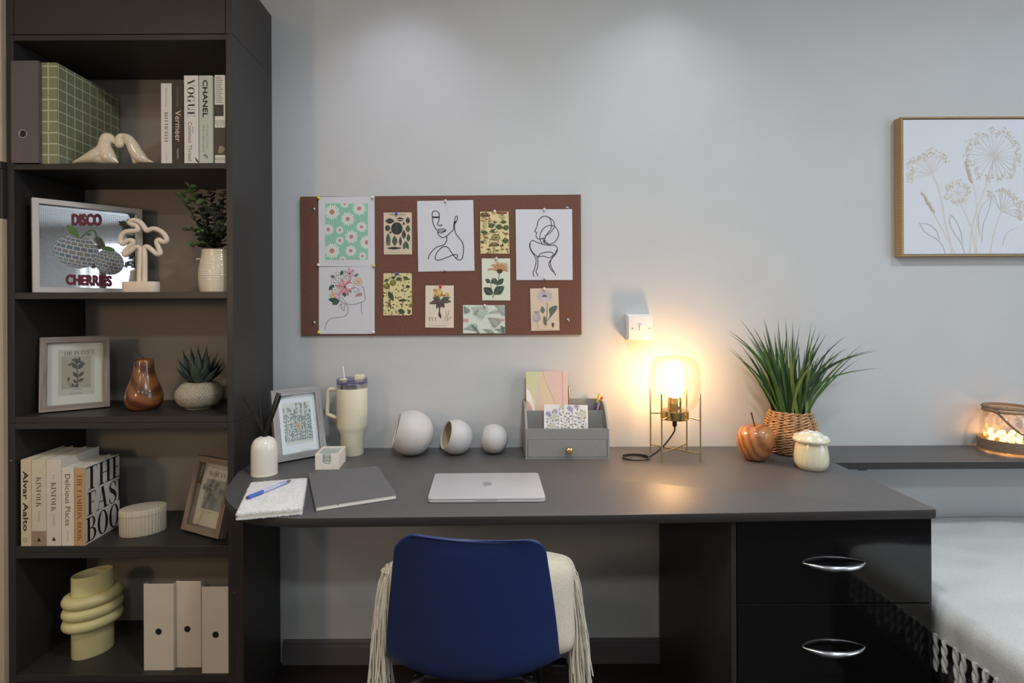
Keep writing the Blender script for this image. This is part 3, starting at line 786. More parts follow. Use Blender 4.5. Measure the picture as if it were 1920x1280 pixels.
def shroom(x, y, r_, cc, sh=1.4, w_=.3):
    a.blob([(x - r_ * w_ * .8, y), (x - r_ * w_, y + r_ * sh), (x, y + r_ * (sh + .12)), (x + r_ * w_, y + r_ * sh), (x + r_ * w_ * .7, y)], (186, 170, 122))
    a.blob([(x - r_, y + r_ * .1), (x - r_ * .75, y - r_ * .4), (x, y - r_ * .62), (x + r_ * .75, y - r_ * .4), (x + r_, y + r_ * .1), (x, y + r_ * .25)], cc)
    a.blob([(x - r_ * .5, y - r_ * .25), (x, y - r_ * .5), (x + r_ * .4, y - r_ * .35), (x, y - r_ * .15)], tuple(min(255, v + 36) for v in cc))
shroom(612, 240, 44, (98, 74, 44), 2.3, .38); shroom(753, 216, 44, (122, 50, 38), 1.0, .5); shroom(690, 485, 42, (108, 88, 48), 1.6, .26); shroom(625, 425, 20, (130, 84, 46), 2.6, .3); shroom(645, 520, 18, (120, 76, 44), 1.7, .3); shroom(755, 490, 18, (84, 70, 42), 2.6, .2); shroom(715, 530, 16, (92, 76, 46), 1.6, .25); shroom(800, 520, 16, (92, 76, 46), 1.6, .25); shroom(790, 392, 20, (120, 84, 50), .8, .4)
for x, y, L, w_, an in ((640, 330, 60, 22, -.3), (700, 330, 66, 24, .1), (760, 345, 60, 24, -.2), (580, 375, 60, 20, .1), (755, 450, 60, 24, -.1), (660, 360, 40, 18, .4), (740, 295, 56, 16, -.1), (680, 290, 36, 12, .2), (575, 455, 40, 14, .2)): a.leaf(x, y, L, w_, an, (78, 98, 58), (50, 56, 36))
for i in range(3): a.ell(705, 420, 38 - 11 * i, 28 - 8 * i, [(128, 116, 74), (176, 164, 112), (126, 112, 72)][i])
woodland(a, a.clip, 9, ['leaf', 'cap', 'cap', 'leaf', 'seed'], 85, 6, 12)
a.build('artwork', o)
# --- two single-line drawings
blk = (24, 24, 27)
o, a = sheet('art_print', 'white print with a single-line face and neck, pinned at its top and bottom', [(53, 118), (518, 110), (529, 695), (63, 703)], 770, 350, 4.415, white_p)
for pts in ([(180, 258), (178, 222), (190, 203), (215, 203), (234, 220), (237, 256), (232, 285), (222, 306), (236, 322), (257, 321), (250, 310)], [(180, 249), (237, 249)], [(180, 256), (237, 256)], [(180, 255), (185, 300), (205, 345), (222, 360)],
            [(220, 360), (240, 352), (250, 350), (262, 352), (275, 350), (292, 362), (275, 374), (255, 382), (235, 380), (222, 372), (236, 366), (262, 369), (288, 362)],
            [(222, 373), (232, 400), (262, 421), (290, 412), (330, 380), (355, 350), (357, 310), (365, 280), (369, 255), (380, 243), (388, 255), (380, 285), (366, 312), (362, 342), (375, 390), (410, 435), (432, 470), (437, 530), (428, 588), (408, 606), (380, 596), (345, 555), (310, 505), (285, 495), (255, 505), (215, 550), (203, 590), (220, 608), (260, 600), (310, 580), (360, 562), (385, 565), (388, 580), (372, 592)],
            [(360, 305), (372, 285), (360, 300)], [(297, 405), (300, 435), (285, 470), (260, 487), (220, 497), (180, 530), (155, 565), (145, 600)]):
    a.stroke(pts, 7.0, blk, 6)
a.build('artwork', o)
o, a = sheet('art_print', "white print with a line drawing of a woman's bare back and bun", [(868, 187), (1337, 185), (1341, 772), (875, 772)], 770, 350, 4.415, white_p)
for pts in ([(1050, 300), (1058, 278), (1080, 255), (1110, 243), (1145, 256), (1165, 300), (1160, 350), (1130, 390), (1112, 425), (1108, 462), (1150, 476), (1195, 455), (1222, 410), (1222, 372), (1200, 335), (1165, 320), (1120, 330), (1085, 365), (1070, 410), (1075, 450), (1095, 478)],
            [(1125, 246), (1170, 270), (1190, 310), (1180, 350), (1150, 385), (1110, 408)], [(1052, 296), (1043, 335), (1027, 370), (1044, 378), (1038, 400), (1048, 427), (1078, 432), (1104, 425), (1115, 452), (1138, 472)], [(1095, 425), (1105, 470)],
            [(1100, 478), (1050, 462), (1010, 445), (988, 465), (985, 500), (1003, 540), (1030, 580), (1038, 620), (1025, 680), (1013, 710), (1020, 742)], [(992, 470), (988, 500), (1012, 545), (1045, 578), (1054, 620), (1050, 670), (1038, 700), (1055, 740)],
            [(1098, 478), (1150, 485), (1195, 485), (1215, 512), (1205, 550), (1172, 590), (1150, 620), (1145, 650), (1165, 690), (1188, 710), (1200, 735)], [(1212, 520), (1190, 560), (1160, 610), (1158, 650), (1180, 695), (1200, 730)],
            [(1050, 582), (1080, 552), (1130, 541), (1172, 545), (1178, 562), (1150, 589), (1100, 574), (1050, 582)]):
    a.stroke(pts, 6.6, blk, 6)
a.build('artwork', o)
# --- single flower postcards
o, a = sheet('postcard', 'pale green postcard of a honeysuckle sprig with orange petals', [(588, 593), (823, 593), (825, 941), (592, 940)], 770, 350, 4.415, pale_p)
a.stroke([(735, 710), (722, 800), (700, 860), (678, 922)], 6, (70, 76, 58)); a.stroke([(662, 790), (668, 850)], 4, (70, 76, 58), 1)
for x, y, L, w_, an, c_ in ((735, 715, 0, 0, 0, 0), (660, 795, 52, 18, -2.5, (62, 74, 62)), (665, 800, 60, 20, -.75, (58, 70, 60)), (718, 812, 70, 22, -2.2, (70, 84, 72)), (718, 812, 74, 22, -.8, (58, 70, 60)), (682, 890, 96, 34, -2.55, (54, 66, 56)), (686, 890, 110, 36, -.65, (60, 74, 62))):
    if L: a.leaf(x, y, L, w_, an, c_, (112, 122, 104))
random.seed(2)
for i in range(22):
    an = -2.95 + 2.8 * i / 21; L = random.uniform(70, 104); c_ = [(206, 152, 92), (112, 58, 52), (216, 178, 126), (150, 82, 60)][i % 4]
    a.stroke([(735, 700), (735 + L * .6 * cos(an), 700 + L * .6 * sin(an)), (735 + L * cos(an) * 1.0, 695 + L * .85 * sin(an) + 14 * abs(cos(an)))], 8 if i % 4 in (0, 2) else 5, c_)
a.blob([(712, 690), (735, 680), (762, 690), (750, 715), (722, 715)], (72, 56, 44))
a.build('artwork', o)
o, a = sheet('postcard', 'cream postcard of a yellow-topped flower with dark leaves under a red pin', [(123, 817), (357, 817), (357, 1167), (120, 1165)], 770, 350, 4.415, cream_p)
a.stroke([(240, 930), (238, 1030), (248, 1088)], 10, (62, 48, 48)); a.leaf(232, 1040, 52, 12, 1.2, (62, 48, 50))
for an, L, w_, c_ in ((-2.7, 66, 17, (62, 74, 62)), (-.35, 92, 19, (66, 82, 66)), (.05, 96, 18, (84, 72, 70)), (2.9, 92, 18, (86, 60, 62)), (2.0, 70, 17, (64, 74, 62)), (1.0, 68, 19, (84, 58, 60)), (1.55, 60, 18, (84, 60, 60)), (-2.2, 56, 16, (70, 84, 68))): a.leaf(242, 945, L, w_, an, c_, (128, 124, 108))
random.seed(4)
for i in range(30): a.ell(254 + random.uniform(-58, 58), 880 + random.uniform(-28, 26), random.uniform(8, 14), random.uniform(7, 11), [(206, 176, 84), (190, 152, 66), (222, 200, 124), (164, 120, 72)][i % 4], random.uniform(0, 3))
a.stroke([(270, 1110), (295, 1070), (290, 1030)], 4, (150, 140, 132)); a.stroke([(300, 1105), (310, 1060), (318, 1020)], 4, (150, 140, 132)); a.stroke([(295, 1112), (335, 1075)], 4, (150, 140, 132), 1)
for x in (155, 178, 205): a.stroke([(x, 1085), (x + 4, 1110)], 6, (150, 138, 110), 1); a.ell(x, 1086, 6, 8, (168, 156, 120))
a.stroke([(160, 1148), (300, 1148)], 3, (176, 166, 150), 1)
a.build('artwork', o)
o, a = sheet('postcard', 'landscape postcard of pale green fern fronds', [(433, 978), (780, 980), (782, 1213), (433, 1213)], 770, 350, 4.415, mat('pale_fern_paper', (214, 222, 210), .75, var=.02, scale=40))
a.clip = (434, 981, 780, 1212)
random.seed(8)
def fern(x, y, L, an, w_, c_, n=13, cv=.5):
    st = []
    for i in range(n + 1):
        t = i / n; q = an + cv * t; st.append((x, y))
        ll = w_ * sin(pi * (.12 + .86 * (1 - t) ** .8)); 
        for sg in (1, -1): a.leaf(x, y, max(6, ll), max(2.0, L / n * .24), q + sg * 1.15, c_)
        x += L / n * cos(q); y += L / n * sin(q)
    a.stroke(st, 3, tuple(int(v * .8) for v in c_), 1)
fern(500, 1000, 130, .35, 74, (140, 162, 138), 15, .3); fern(640, 1085, 100, .5, 56, (88, 76, 68), 11, .3); fern(700, 985, 110, .4, 52, (86, 104, 90), 11, .4); fern(440, 1180, 110, -.3, 40, (118, 146, 124), 12, .3); fern(500, 1140, 100, .8, 18, (70, 86, 74), 9, .1); fern(440, 990, 60, .9, 34, (78, 92, 80), 8, .3); fern(600, 1180, 90, .3, 30, (100, 128, 106), 10, .2); fern(700, 1180, 100, .25, 34, (90, 112, 96), 10, -.4); fern(640, 1050, 100, -.35, 24, (172, 190, 172), 11, .3); fern(745, 1150, 60, .8, 34, (78, 96, 84), 8, .2); fern(560, 1010, 60, 2.1, 26, (170, 190, 170), 8, .2)
for x, y, s_ in ((752, 1100, 30), (456, 1104, 20)):
    for i in range(5): a.stroke([(x - s_ + i * s_ * .5, y - 16), (x - s_ + i * s_ * .5, y + 16)], 3.5, (214, 128, 124), 1)
    a.stroke([(x - s_, y), (x + s_, y)], 4, (214, 128, 124), 1)
a.build('artwork', o)
o, a = sheet('postcard', 'tan postcard of a pale poppy flower with its seed head', [(988, 842), (1222, 838), (1232, 1188), (998, 1193)], 770, 350, 4.415, kraft_p)
a.stroke([(1130, 960), (1128, 1060), (1118, 1155)], 6, (84, 92, 82)); a.stroke([(1045, 1110), (1060, 1172)], 5, (150, 142, 140), 1)
for an, L in ((-2.7, 72), (-2.3, 82), (-1.9, 86), (-1.5, 80), (-1.1, 86), (-.75, 84), (-.35, 70)): a.leaf(1108, 935, L, 22, an, (188, 182, 190), (150, 144, 156))
a.ell(1108, 912, 20, 20, (88, 98, 92)); a.ell(1108, 930, 40, 18, (196, 192, 198))
a.ell(1042, 1082, 34, 40, (166, 158, 160)); a.ell(1036, 1078, 20, 28, (184, 176, 176)); a.rect(1018, 1030, 1066, 1042, (150, 142, 144))
a.leaf(1096, 1050, 62, 20, -1.7, (106, 118, 106), (78, 88, 78))
a.blob([(1120, 1120), (1150, 1070), (1145, 1010), (1190, 985), (1215, 990), (1200, 1030), (1175, 1060), (1150, 1090)], (92, 104, 92)); a.blob([(1100, 1135), (1098, 1080), (1115, 1075), (1128, 1140)], (100, 112, 98))
a.blob([(1165, 1130), (1188, 1132), (1178, 1168)], (84, 60, 56)); a.stroke([(1030, 1182), (1190, 1180)], 2.5, (170, 158, 140), 1)
a.build('artwork', o)
# --- push pins
PINC = {'yellow': (222, 206, 70), 'white': (226, 222, 216), 'blue': (52, 86, 190), 'red': (214, 40, 44), 'clear': (206, 206, 208)}
def push_pin(px, py, c_, label):
    Yp = YP - .0022; q = P(px, py, Yp)
    t = thing('push_pin', label, 'push pin', (q.x, Yp, q.z), group='push pins on the pinboard')
    tilt = Matrix.Translation((q.x, Yp, q.z)) @ Matrix.Rotation(radians(-12), 4, 'X') @ Matrix.Rotation(pi / 2, 4, 'X')
    m = mat('pin_' + c_, PINC[c_], .25, var=.02, spec=.6)
    B().lathe([(0, .0002), (.0048, .0002), (.0044, .0022), (.0026, .0034), (.0024, .0075), (.0042, .0088), (.0046, .0104), (.0034, .0116), (0, .0118)], 14, M=tilt).build('head', m, t, 50)
    B().lathe([(.0006, .003), (.0006, -.0024), (0, -.003)], 6, M=tilt).build('needle', zinc, t)
for px, py, c_, w_ in [(598.5, 372, 'yellow', 'at the upper outer corner of the daisy print'), (699.5, 371, 'white', 'at the upper inner corner of the daisy print'), (598, 497.5, 'white', 'between daisy print and floral face, outer side'), (701.5, 498.5, 'yellow', 'between daisy print and floral face, inner side'), (599, 623.5, 'yellow', 'at the lower outer corner of the floral face print'), (700.5, 623, 'white', 'at the lower inner corner of the floral face print'),
                       (743.5, 401.5, 'blue', 'on the dark leaf postcard'), (743.5, 514, 'blue', 'on the green fruit postcard'), (835.5, 378, 'clear', 'at the top of the single-line face print'), (835, 506.5, 'clear', 'at the bottom of the single-line face print'), (927.5, 397.5, 'white', 'on the mushroom postcard'), (930.5, 485.5, 'clear', 'on the honeysuckle postcard'),
                       (1020, 394, 'clear', "at the top of the woman's back print"), (1021.5, 522, 'clear', "at the bottom of the woman's back print"), (826, 537.5, 'red', 'on the yellow-topped flower postcard'), (909, 573.5, 'clear', 'on the fern postcard'), (1020, 542, 'white', 'on the poppy postcard')]:
    push_pin(px, py, c_, '%s push pin %s' % (c_, w_))

# ================================================================ CANVAS PICTURE
YC = YW / 1.0188
cp = thing('canvas_picture', 'white canvas of embossed beige wildflowers in a light oak frame', 'picture', (1.8, YC, P(1690, 480, YC).z))
oak = wood('light_oak', (150, 124, 86), (176, 150, 110), 40, 4, .6, rot=(0, pi / 2, 0))
canvas_m = mat('canvas_white', (216, 220, 226), .8, var=.015, scale=500, bump=.15)
cx0 = P(1690.5, 350, YC).x; cz1 = P(1690, 219, YC).z; cz0_ = P(1695, 480.5, YC).z; cx1 = cx0 + .72
fw = .0055
for x0, x1, z0, z1 in ((cx0, cx0 + fw, cz0_, cz1), (cx1 - fw, cx1, cz0_, cz1), (cx0 + fw, cx1 - fw, cz1 - fw, cz1), (cx0 + fw, cx1 - fw, cz0_, cz0_ + fw)):
    B().box(x0, x1, YC, YW - .001, z0, z1, .0006).build('frame_rail', oak, cp)
g_ = .0035
cv = B().box(cx0 + fw + g_, cx1 - fw - g_, YC + .003, YW - .006, cz0_ + fw + g_ * .6, cz1 - fw - g_, .001).build('canvas', canvas_m, cp)
a = Art((0, YC + .003, 0), (1, 0, 0), (0, 0, 1), crop_map(1640, 180, 3.879, YC + .003), step=1e-6)
bg = (208, 202, 194); mp2 = a.mp
zlo = 1142
a.clip = (215, 172, 2100, 1146)
def stem_(pts, w_=11): a.stroke(pts, w_, bg, 6)
stem_([(418, 575), (460, 660), (492, 800), (515, 930), (545, 1040), (560, 1146)], 13); stem_([(425, 848), (480, 950), (540, 1060), (585, 1146)], 11); stem_([(605, 735), (650, 840), (700, 950), (722, 1050), (735, 1146)], 12); stem_([(865, 470), (820, 620), (770, 760), (735, 850), (705, 980), (690, 1146)], 13); stem_([(710, 620), (735, 740), (745, 860), (738, 1000), (742, 1146)], 8); stem_([(918, 840), (880, 950), (855, 1050), (840, 1146)], 10)
stem_([(1260, 560), (1230, 760), (1150, 950), (1120, 1146)], 13); stem_([(1500, 640), (1420, 850), (1300, 1000), (1240, 1146)], 12); stem_([(1750, 500), (1690, 760), (1600, 960), (1540, 1146)], 12)
random.seed(21)
def umbel(cx, cy, R_, a0, a1, n, squash=1.0, spoke=4):
    for i in range(n):
        an = a0 + (a1 - a0) * i / max(1, n - 1) + random.uniform(-.06, .06); rr = R_ * random.uniform(.78, .98)
        ex, ey = cx + rr * cos(an), cy + rr * sin(an) * squash
        a.stroke([(cx, cy), ((cx + ex) / 2 + random.uniform(-6, 6), (cy + ey) / 2), (ex, ey)], spoke, bg, 4)
        for j in range(9):
            q, d = random.uniform(0, 6.3), random.uniform(4, 34)
            a.ell(ex + d * cos(q) * .9, ey + d * sin(q) * .9, random.uniform(5, 10), random.uniform(4, 7), (198, 188, 174) if j % 3 else (212, 206, 198), random.uniform(0, 3), 7)
umbel(415, 570, 185, -3.35, -.85, 17, .95, 4); umbel(605, 705, 85, 0, 6.0, 13, 1, 3); umbel(868, 435, 212, -3.6, 2.4, 26, .92, 3.5); umbel(920, 835, 160, -2.2, .35, 12, 1, 4); umbel(1260, 540, 170, -3.1, 0, 15, 1); umbel(1500, 620, 200, -3.3, .2, 20, .9); umbel(1750, 480, 200, -3.5, .4, 20, .9)
for x, y, L, an in ((345, 705, 160, 1.03), (665, 480, 150, 1.33)):
    for i in range(16):
        t = i / 15; a.ell(x + L * t * cos(an) + random.uniform(-7, 7), y + L * t * sin(an), 10 + 9 * sin(pi * t), 6, (190, 176, 158), an + .4, 8)
for pts in ([(325, 920), (370, 990), (440, 1030), (490, 1080), (515, 1146)], [(325, 920), (400, 935), (450, 980), (470, 1040)], [(555, 860), (545, 920), (580, 1000), (625, 1060), (655, 1140)], [(555, 860), (600, 920), (630, 1000), (640, 1090)], [(845, 740), (780, 800), (755, 900), (765, 1020)], [(850, 740), (830, 830), (790, 940), (780, 1060)], [(1040, 950), (960, 1000), (930, 1080)]):
    a.stroke(pts, 5, (210, 206, 204), 6)
a.build('embossed_flowers', cv)

# ================================================================ LIGHT SWITCH
sw_m = mat('switch_white', (226, 226, 224), .35, var=.01)
YS = YW - .043
lsw = thing('light_switch', 'white wall light switch on a raised box near the lamp', 'switch', (P(1199, 615, YS).x, YW, P(1199, 637, YS).z))
q0, q1 = P(1178, 591, YS), P(1223.5, 637, YS)
B().box(q0.x - .002, q1.x + .002, YS + .008, YW - .0004, q1.z - .002, q0.z + .004, .004).build('back_box', sw_m, lsw, 40)
B().box(q0.x, q1.x, YS, YS + .0085, q1.z, q0.z, .003, seg=3).build('face_plate', sw_m, lsw, 40)
qc = P(1201.5, 614.5, YS)
Mr = Matrix.Translation((qc.x, YS, qc.z)) @ Matrix.Rotation(radians(7), 4, 'X')
B().box(-.0055, .0055, -.004, .002, -.010, .010, .001, M=Mr).build('rocker', sw_m, lsw)
for px in (1185.8, 1217.7):
    qs = P(px, 615.5, YS); B().lathe([(0, .0012), (.0024, .001), (.0026, 0)], 12, (qs.x, YS, qs.z), M=Matrix.Rotation(pi / 2, 4, 'X')).build('screw', zinc, lsw)

# ================================================================ DESK LAMP
brass = mat('brass', (222, 192, 130), 0.12, 1.0, var=.03)
pale_brass = mat('pale_brass', (206, 188, 140), 0.28, 1.0, var=.03)
l0, l1 = G(1241, 867, DESK), G(1314, 867, DESK)
LX = (l0.x + l1.x) / 2; hw = (l1.x - l0.x) / 2; LY = l0.y + hw
lt = thing('table_lamp', 'glowing glass dome table lamp on a slim brass leg frame', 'lamp', (LX, LY, DESK))
zl = lambda y: P(1267, y, LY).z
ztop = P(1241, 738.5, LY - hw).z; zlow = P(1241, 850.5, LY - hw).z; zhi = P(1241, 788, LY - hw).z
for sx in (-1, 1):
    for sy in (-1, 1):
        B().tube([(LX + hw * sx, LY + hw * sy, DESK), (LX + hw * sx, LY + hw * sy, ztop)], .0026, 8).build('leg', pale_brass, lt, 60)
        B().tube([(LX + hw * sx, LY + hw * sy, zhi), (LX + .036 * sx, LY + .036 * sy, zhi + .004)], .0024, 8).build('arm', pale_brass, lt, 60)
for s_ in (-1, 1):
    B().tube([(LX - hw, LY - hw * s_, zlow + .001 * s_), (LX + hw, LY + hw * s_, zlow + .001 * s_)], .0024, 8).build('cross_bar', pale_brass, lt, 60)
zb0, zb1 = zl(785), zl(768)
B().lathe([(0, zb0), (.043, zb0), (.046, zb0 + .003), (.046, zb1 - .003), (.043, zb1), (.0, zb1)], 40, (LX, LY, 0)).build('base_cup', brass, lt, 40)
zk1 = zl(744)
B().lathe([(.0, zb1), (.022, zb1), (.022, zk1 - .004), (.020, zk1), (.017, zk1), (.017, zb1 + .01), (0, zb1 + .01)], 28, (LX, LY, 0)).build('socket', brass, lt, 40)
zg0, zg1 = zl(770), zl(666); GR = 46.0 / F * LY; hh = zg1 - zg0
gp = [(.042, zg0), (.060, zg0 + .012), (GR * .92, zg0 + .034), (GR, zg0 + .062), (GR, zg1 - .058), (GR * .93, zg1 - .028), (GR * .74, zg1 - .009), (GR * .42, zg1 - .001), (0, zg1)]
B().lathe([(p[0], p[1]) for p in spline(gp, 4)], 48, (LX, LY, 0)).build('glass_dome', clear('lamp_glass', (255, 252, 246), .1), lt, 80)
zbm = zk1 + .050
bp = spline([(.013, zk1 - .006), (.015, zk1 + .008), (.024, zk1 + .026), (.030, zk1 + .047), (.026, zk1 + .066), (.013, zk1 + .077), (0, zk1 + .079)], 4)
B().lathe([(max(0, p[0]), p[1]) for p in bp], 24, (LX, LY, 0)).build('bulb', glow('bulb_glow', (255, 198, 132), 135.0), lt, 80)
cord_m = mat('black_cord', (24, 22, 21), .5)
B().lathe([(0, zb0), (.007, zb0), (.007, zb0 - .022), (.005, zb0 - .026), (0, zb0 - .026)], 12, (LX, LY, 0)).build('cord_grip', cord_m, lt, 40)
ce = G(1211, 859, DESK); lc = G(1192.5, 860.5, DESK); rx_ = 24.0 / F * lc.y; ry_ = .020
pts = [(LX, LY, zb0 - .024), (LX - .004, LY - .002, zb0 - .045), (LX - .045, LY - .01, DESK + .035), (ce.x + .012, ce.y, DESK + .0045)]
for i in range(15):
    an = .5 + 2 * pi * 1.35 * i / 14; pts.append((lc.x + rx_ * cos(an), lc.y + ry_ * 1.7 * sin(an), DESK + .0032 + .0004 * i))
B().tube(spline(pts, 6), .0028, 8).build('cord', cord_m, lt, 70)

# ================================================================ DESK ORGANISER
og_m = mat('grey_painted_wood', (146, 146, 142), .5, var=.03, scale=80)
q0, q1 = G(985.4, 860.5, DESK), G(1142.8, 859.5, DESK)
OX0, OX1, OY0 = q0.x, q1.x, (q0.y + q1.y) / 2; OY1 = YW - .004; sO = F / OY0
zo = lambda y: P(1065, y, OY0).z
zlip, zdr = zo(804), zo(823.5)
zbk = P(1065, 747, OY1 - .004).z; OYM = OY0 + .068; zmid = P(1065, 769.6, OYM).z
org = thing('desk_organiser', 'grey wooden desk organiser with letter slots and a drawer', 'organiser', ((OX0 + OX1) / 2, (OY0 + OY1) / 2, DESK))
W_ = .007
side = [(OY0, DESK), (OY0, zlip)] + [(OY0 + (OY1 - OY0) * .55 * t, zlip + (zbk - zlip) * sin(t * pi / 2) ** .9) for t in [i / 10 for i in range(1, 11)]] + [(OY1, zbk), (OY1, DESK)]
B().prism(side, 'x', OX0, OX0 + W_, .0006).build('side_panel', og_m, org); B().prism(side, 'x', OX1 - W_, OX1, .0006).build('side_panel', og_m, org)
xa_, xb_ = OX0 + W_, OX1 - W_
B().box(xa_, xb_, OY0 + .001, OY1, DESK, DESK + .005).build('bottom_panel', og_m, org)
B().box(xa_, xb_, OY0 + .001, OY1, zdr, zdr + .005).build('tray_floor', og_m, org)
B().box(xa_, xb_, OY0 + .001, OY0 + .007, zdr + .005, zlip).build('front_lip', og_m, org)
B().box(xa_, xb_, OYM, OYM + .005, zdr + .005, zmid).build('divider', og_m, org)
B().box(xa_, xb_, OY1 - .006, OY1, DESK + .005, zbk).build('back_panel', og_m, org)
XD = xa_ + .19
B().box(XD, XD + .005, OYM + .005, OY1 - .006, zdr + .005, zmid).build('divider', og_m, org)
dr = B().box(xa_ + .0012, xb_ - .0012, OY0 + .0005, OY0 + .012, DESK + .006, zdr - .001, .0008).build('drawer', og_m, org)
B().box(xa_ + .004, xb_ - .004, OY0 + .013, OY1 - .01, DESK + .0065, zdr - .008).build('drawer_box', og_m, dr)
qk = P(1066, 842.5, OY0)
B().lathe([(.004, 0), (.004, .008), (.0095, .010), (.0125, .016), (.0105, .021), (.005, .0235), (0, .024)], 20, (qk.x, OY0 + .0005, qk.z), M=Matrix.Rotation(pi / 2, 4, 'X')).build('knob', brass, dr, 50)

def slab_book(name, label, cat, w_, h_, t_, M, cover, page, art=None, group=None):
    """closed notebook standing in its local frame: x width, z height, front face at y=0, thickness towards +y"""
    t = thing(name, label, cat, M=M, group=group)
    B().box(0, w_, 0, .0016, 0, h_, .0006).build('front_cover', cover, t, world=False)
    B().box(0, w_, t_ - .0016, t_, 0, h_, .0006).build('back_cover', cover, t, world=False)
    B().box(0, .0016, .0016, t_ - .0016, 0, h_).build('spine', cover, t, world=False)
    B().box(.002, w_ - .003, .0017, t_ - .0017, .002, h_ - .002).build('pages', page, t, world=False)
    if art:
        a = Art((0, 0, 0), (1, 0, 0), (0, 0, 1), clip=(0, 0, w_, h_)); art(a, w_, h_); a.build('cover_print', t, world=False)
    return t
pink = mat('pastel_cover', (216, 190, 176), .55, var=.02); paper_m = mat('page_edges', (232, 228, 214), .8, var=.04, scale=400)
def pastel_art(a, w_, h_):
    f = lambda L: [(x * w_, y * h_) for x, y in L]
    a.blob(f([(-.1, .45), (.0, 1.1), (.3, 1.1), (.27, .75), (.22, .45), (.3, .1), (.1, -.1), (-.1, 0)]), (206, 206, 164)); a.blob(f([(-.2, .6), (.04, .70), (.2, .4), (.25, .1), (.2, -.2), (-.2, -.2)]), (238, 230, 222)); a.blob(f([(-.2, .45), (.05, .5), (.17, .25), (.2, -.2), (-.2, -.2)]), (214, 178, 172)); a.blob(f([(.28, 1.1), (.44, 1.1), (.5, .8), (.62, .5), (.7, .1), (.4, .1), (.36, .6)]), (214, 198, 168))
    a.stroke(f([(.42, 1.0), (.46, .85), (.56, .68), (.68, .5), (.8, .3)]), .0009, (150, 106, 92)); a.rect(.83 * w_, 0, .865 * w_, h_, (224, 184, 186)); a.rect(.865 * w_, 0, .885 * w_, h_, (196, 140, 146))
pA = P(986, 697.5, OY1 - .03); pB = P(1063.5, 697.5, OY1 - .03)
Mn = Matrix.Translation((pA.x, OYM + .020, zdr + .0055)) @ Matrix.Rotation(radians(-9), 4, 'X')
slab_book('notebook', 'pastel abstract notebook standing in the grey organiser', 'notebook', pB.x - pA.x, .207, .014, Mn, pink, paper_m, pastel_art)
def floral_art(a, w_, h_):
    random.seed(31)
    for i in range(11):
        x = w_ * (.05 + .9 * (i + .5) / 11); c_ = [(128, 136, 96), (112, 116, 156), (96, 110, 84), (150, 140, 176)][i % 4]; top = h_ * random.uniform(.7, .98); bot = h_ * random.uniform(-.1, .2)
        a.stroke([(x, bot), (x + random.uniform(-.006, .006), (bot + top) / 2), (x + random.uniform(-.006, .006), top)], .0009, (110, 120, 92))
        for j in range(8):
            yy = bot + (top - bot) * j / 8; a.leaf(x, yy, random.uniform(.006, .011), .0022, random.choice([.6, 2.5]) + random.uniform(-.3, .3), c_)
        if i % 2 == 0:
            for j in range(6): a.leaf(x, top, .010, .0028, j * 1.047, [(150, 146, 190), (196, 190, 160), (176, 150, 180)][i % 3])
    for cx, cy in ((.2, .3), (.24, .62), (.85, .68)):
        for j in range(7): a.leaf(cx * w_, cy * h_, .016, .0045, j * .9, (206, 206, 190), (160, 160, 130))
pA = P(1018.6, 757, OY0 + .05); pB = P(1100.5, 757, OY0 + .05)
Mn = Matrix.Translation((pA.x, OY0 + .026, zdr + .0055)) @ Matrix.Rotation(radians(1.2), 4, 'Y') @ Matrix.Rotation(radians(-12), 4, 'X')
slab_book('notebook', 'small white notebook with wildflower cover in the front organiser slot', 'notebook', pB.x - pA.x, .104, .012, Mn, mat('white_cover', (230, 228, 226), .5, var=.01), paper_m, floral_art)
def pen(name, label, A_, B_, r_, parts_, cat='pen'):
    """straight pen from A to B built of coaxial sections [(name, t0, t1, r0, r1, material)]"""
    A_, B_ = Vector(A_), Vector(B_); t = thing(name, label, cat, tuple(A_))
    for nm, t0, t1, ra, rb, m in parts_:
        n = 6; pts = [A_.lerp(B_, t0 + (t1 - t0) * i / n) for i in range(n + 1)]
        B().tube(pts, [r_ * (ra + (rb - ra) * i / n) for i in range(n + 1)], 12).build(nm, m, t, 50)
    return t
yo = OY1 - .022; zf = zdr + .007
def col_m(n, c_): return mat('pen_' + n, c_, .35, var=.02)
pen('pencil', 'thin gold pencil upright in the grey organiser', (P(1068, 800, yo).x, yo - .005, zf), tuple(P(1066.5, 722, yo + .008)), .0030, [('body', 0, .93, 1, 1, pale_brass), ('tip', .93, 1, 1, .5, brass)], 'pencil')
for nm, lb, (ax, ay), c_, c2_ in (('felt_pen', 'yellow and green felt pen in the organiser', (1124.5, 737), (226, 196, 56), (150, 176, 66)), ('felt_pen', 'red felt pen in the organiser', (1129, 743), (206, 44, 48), (170, 36, 44)), ('felt_pen', 'purple felt pen leaning in the organiser', (1120, 753), (92, 66, 140), (60, 48, 110)), ('felt_pen', 'white and blue felt pen in the organiser', (1127, 747), (190, 196, 214), (70, 84, 150))):
    top = P(ax, ay, yo); lo = Vector((XD + .03 + (ax - 1119) * .0022, yo - .008 + (ax % 3) * .003, zf))
    pen(nm, lb, lo, top, .0042, [('barrel', 0, .62, 1, 1, col_m('%s2' % c2_[0], c2_)), ('cap', .62, .97, 1.15, 1.1, col_m('%s1' % c_[0], c_)), ('tip', .97, 1, .8, .6, col_m('%s1' % c_[0], c_))])

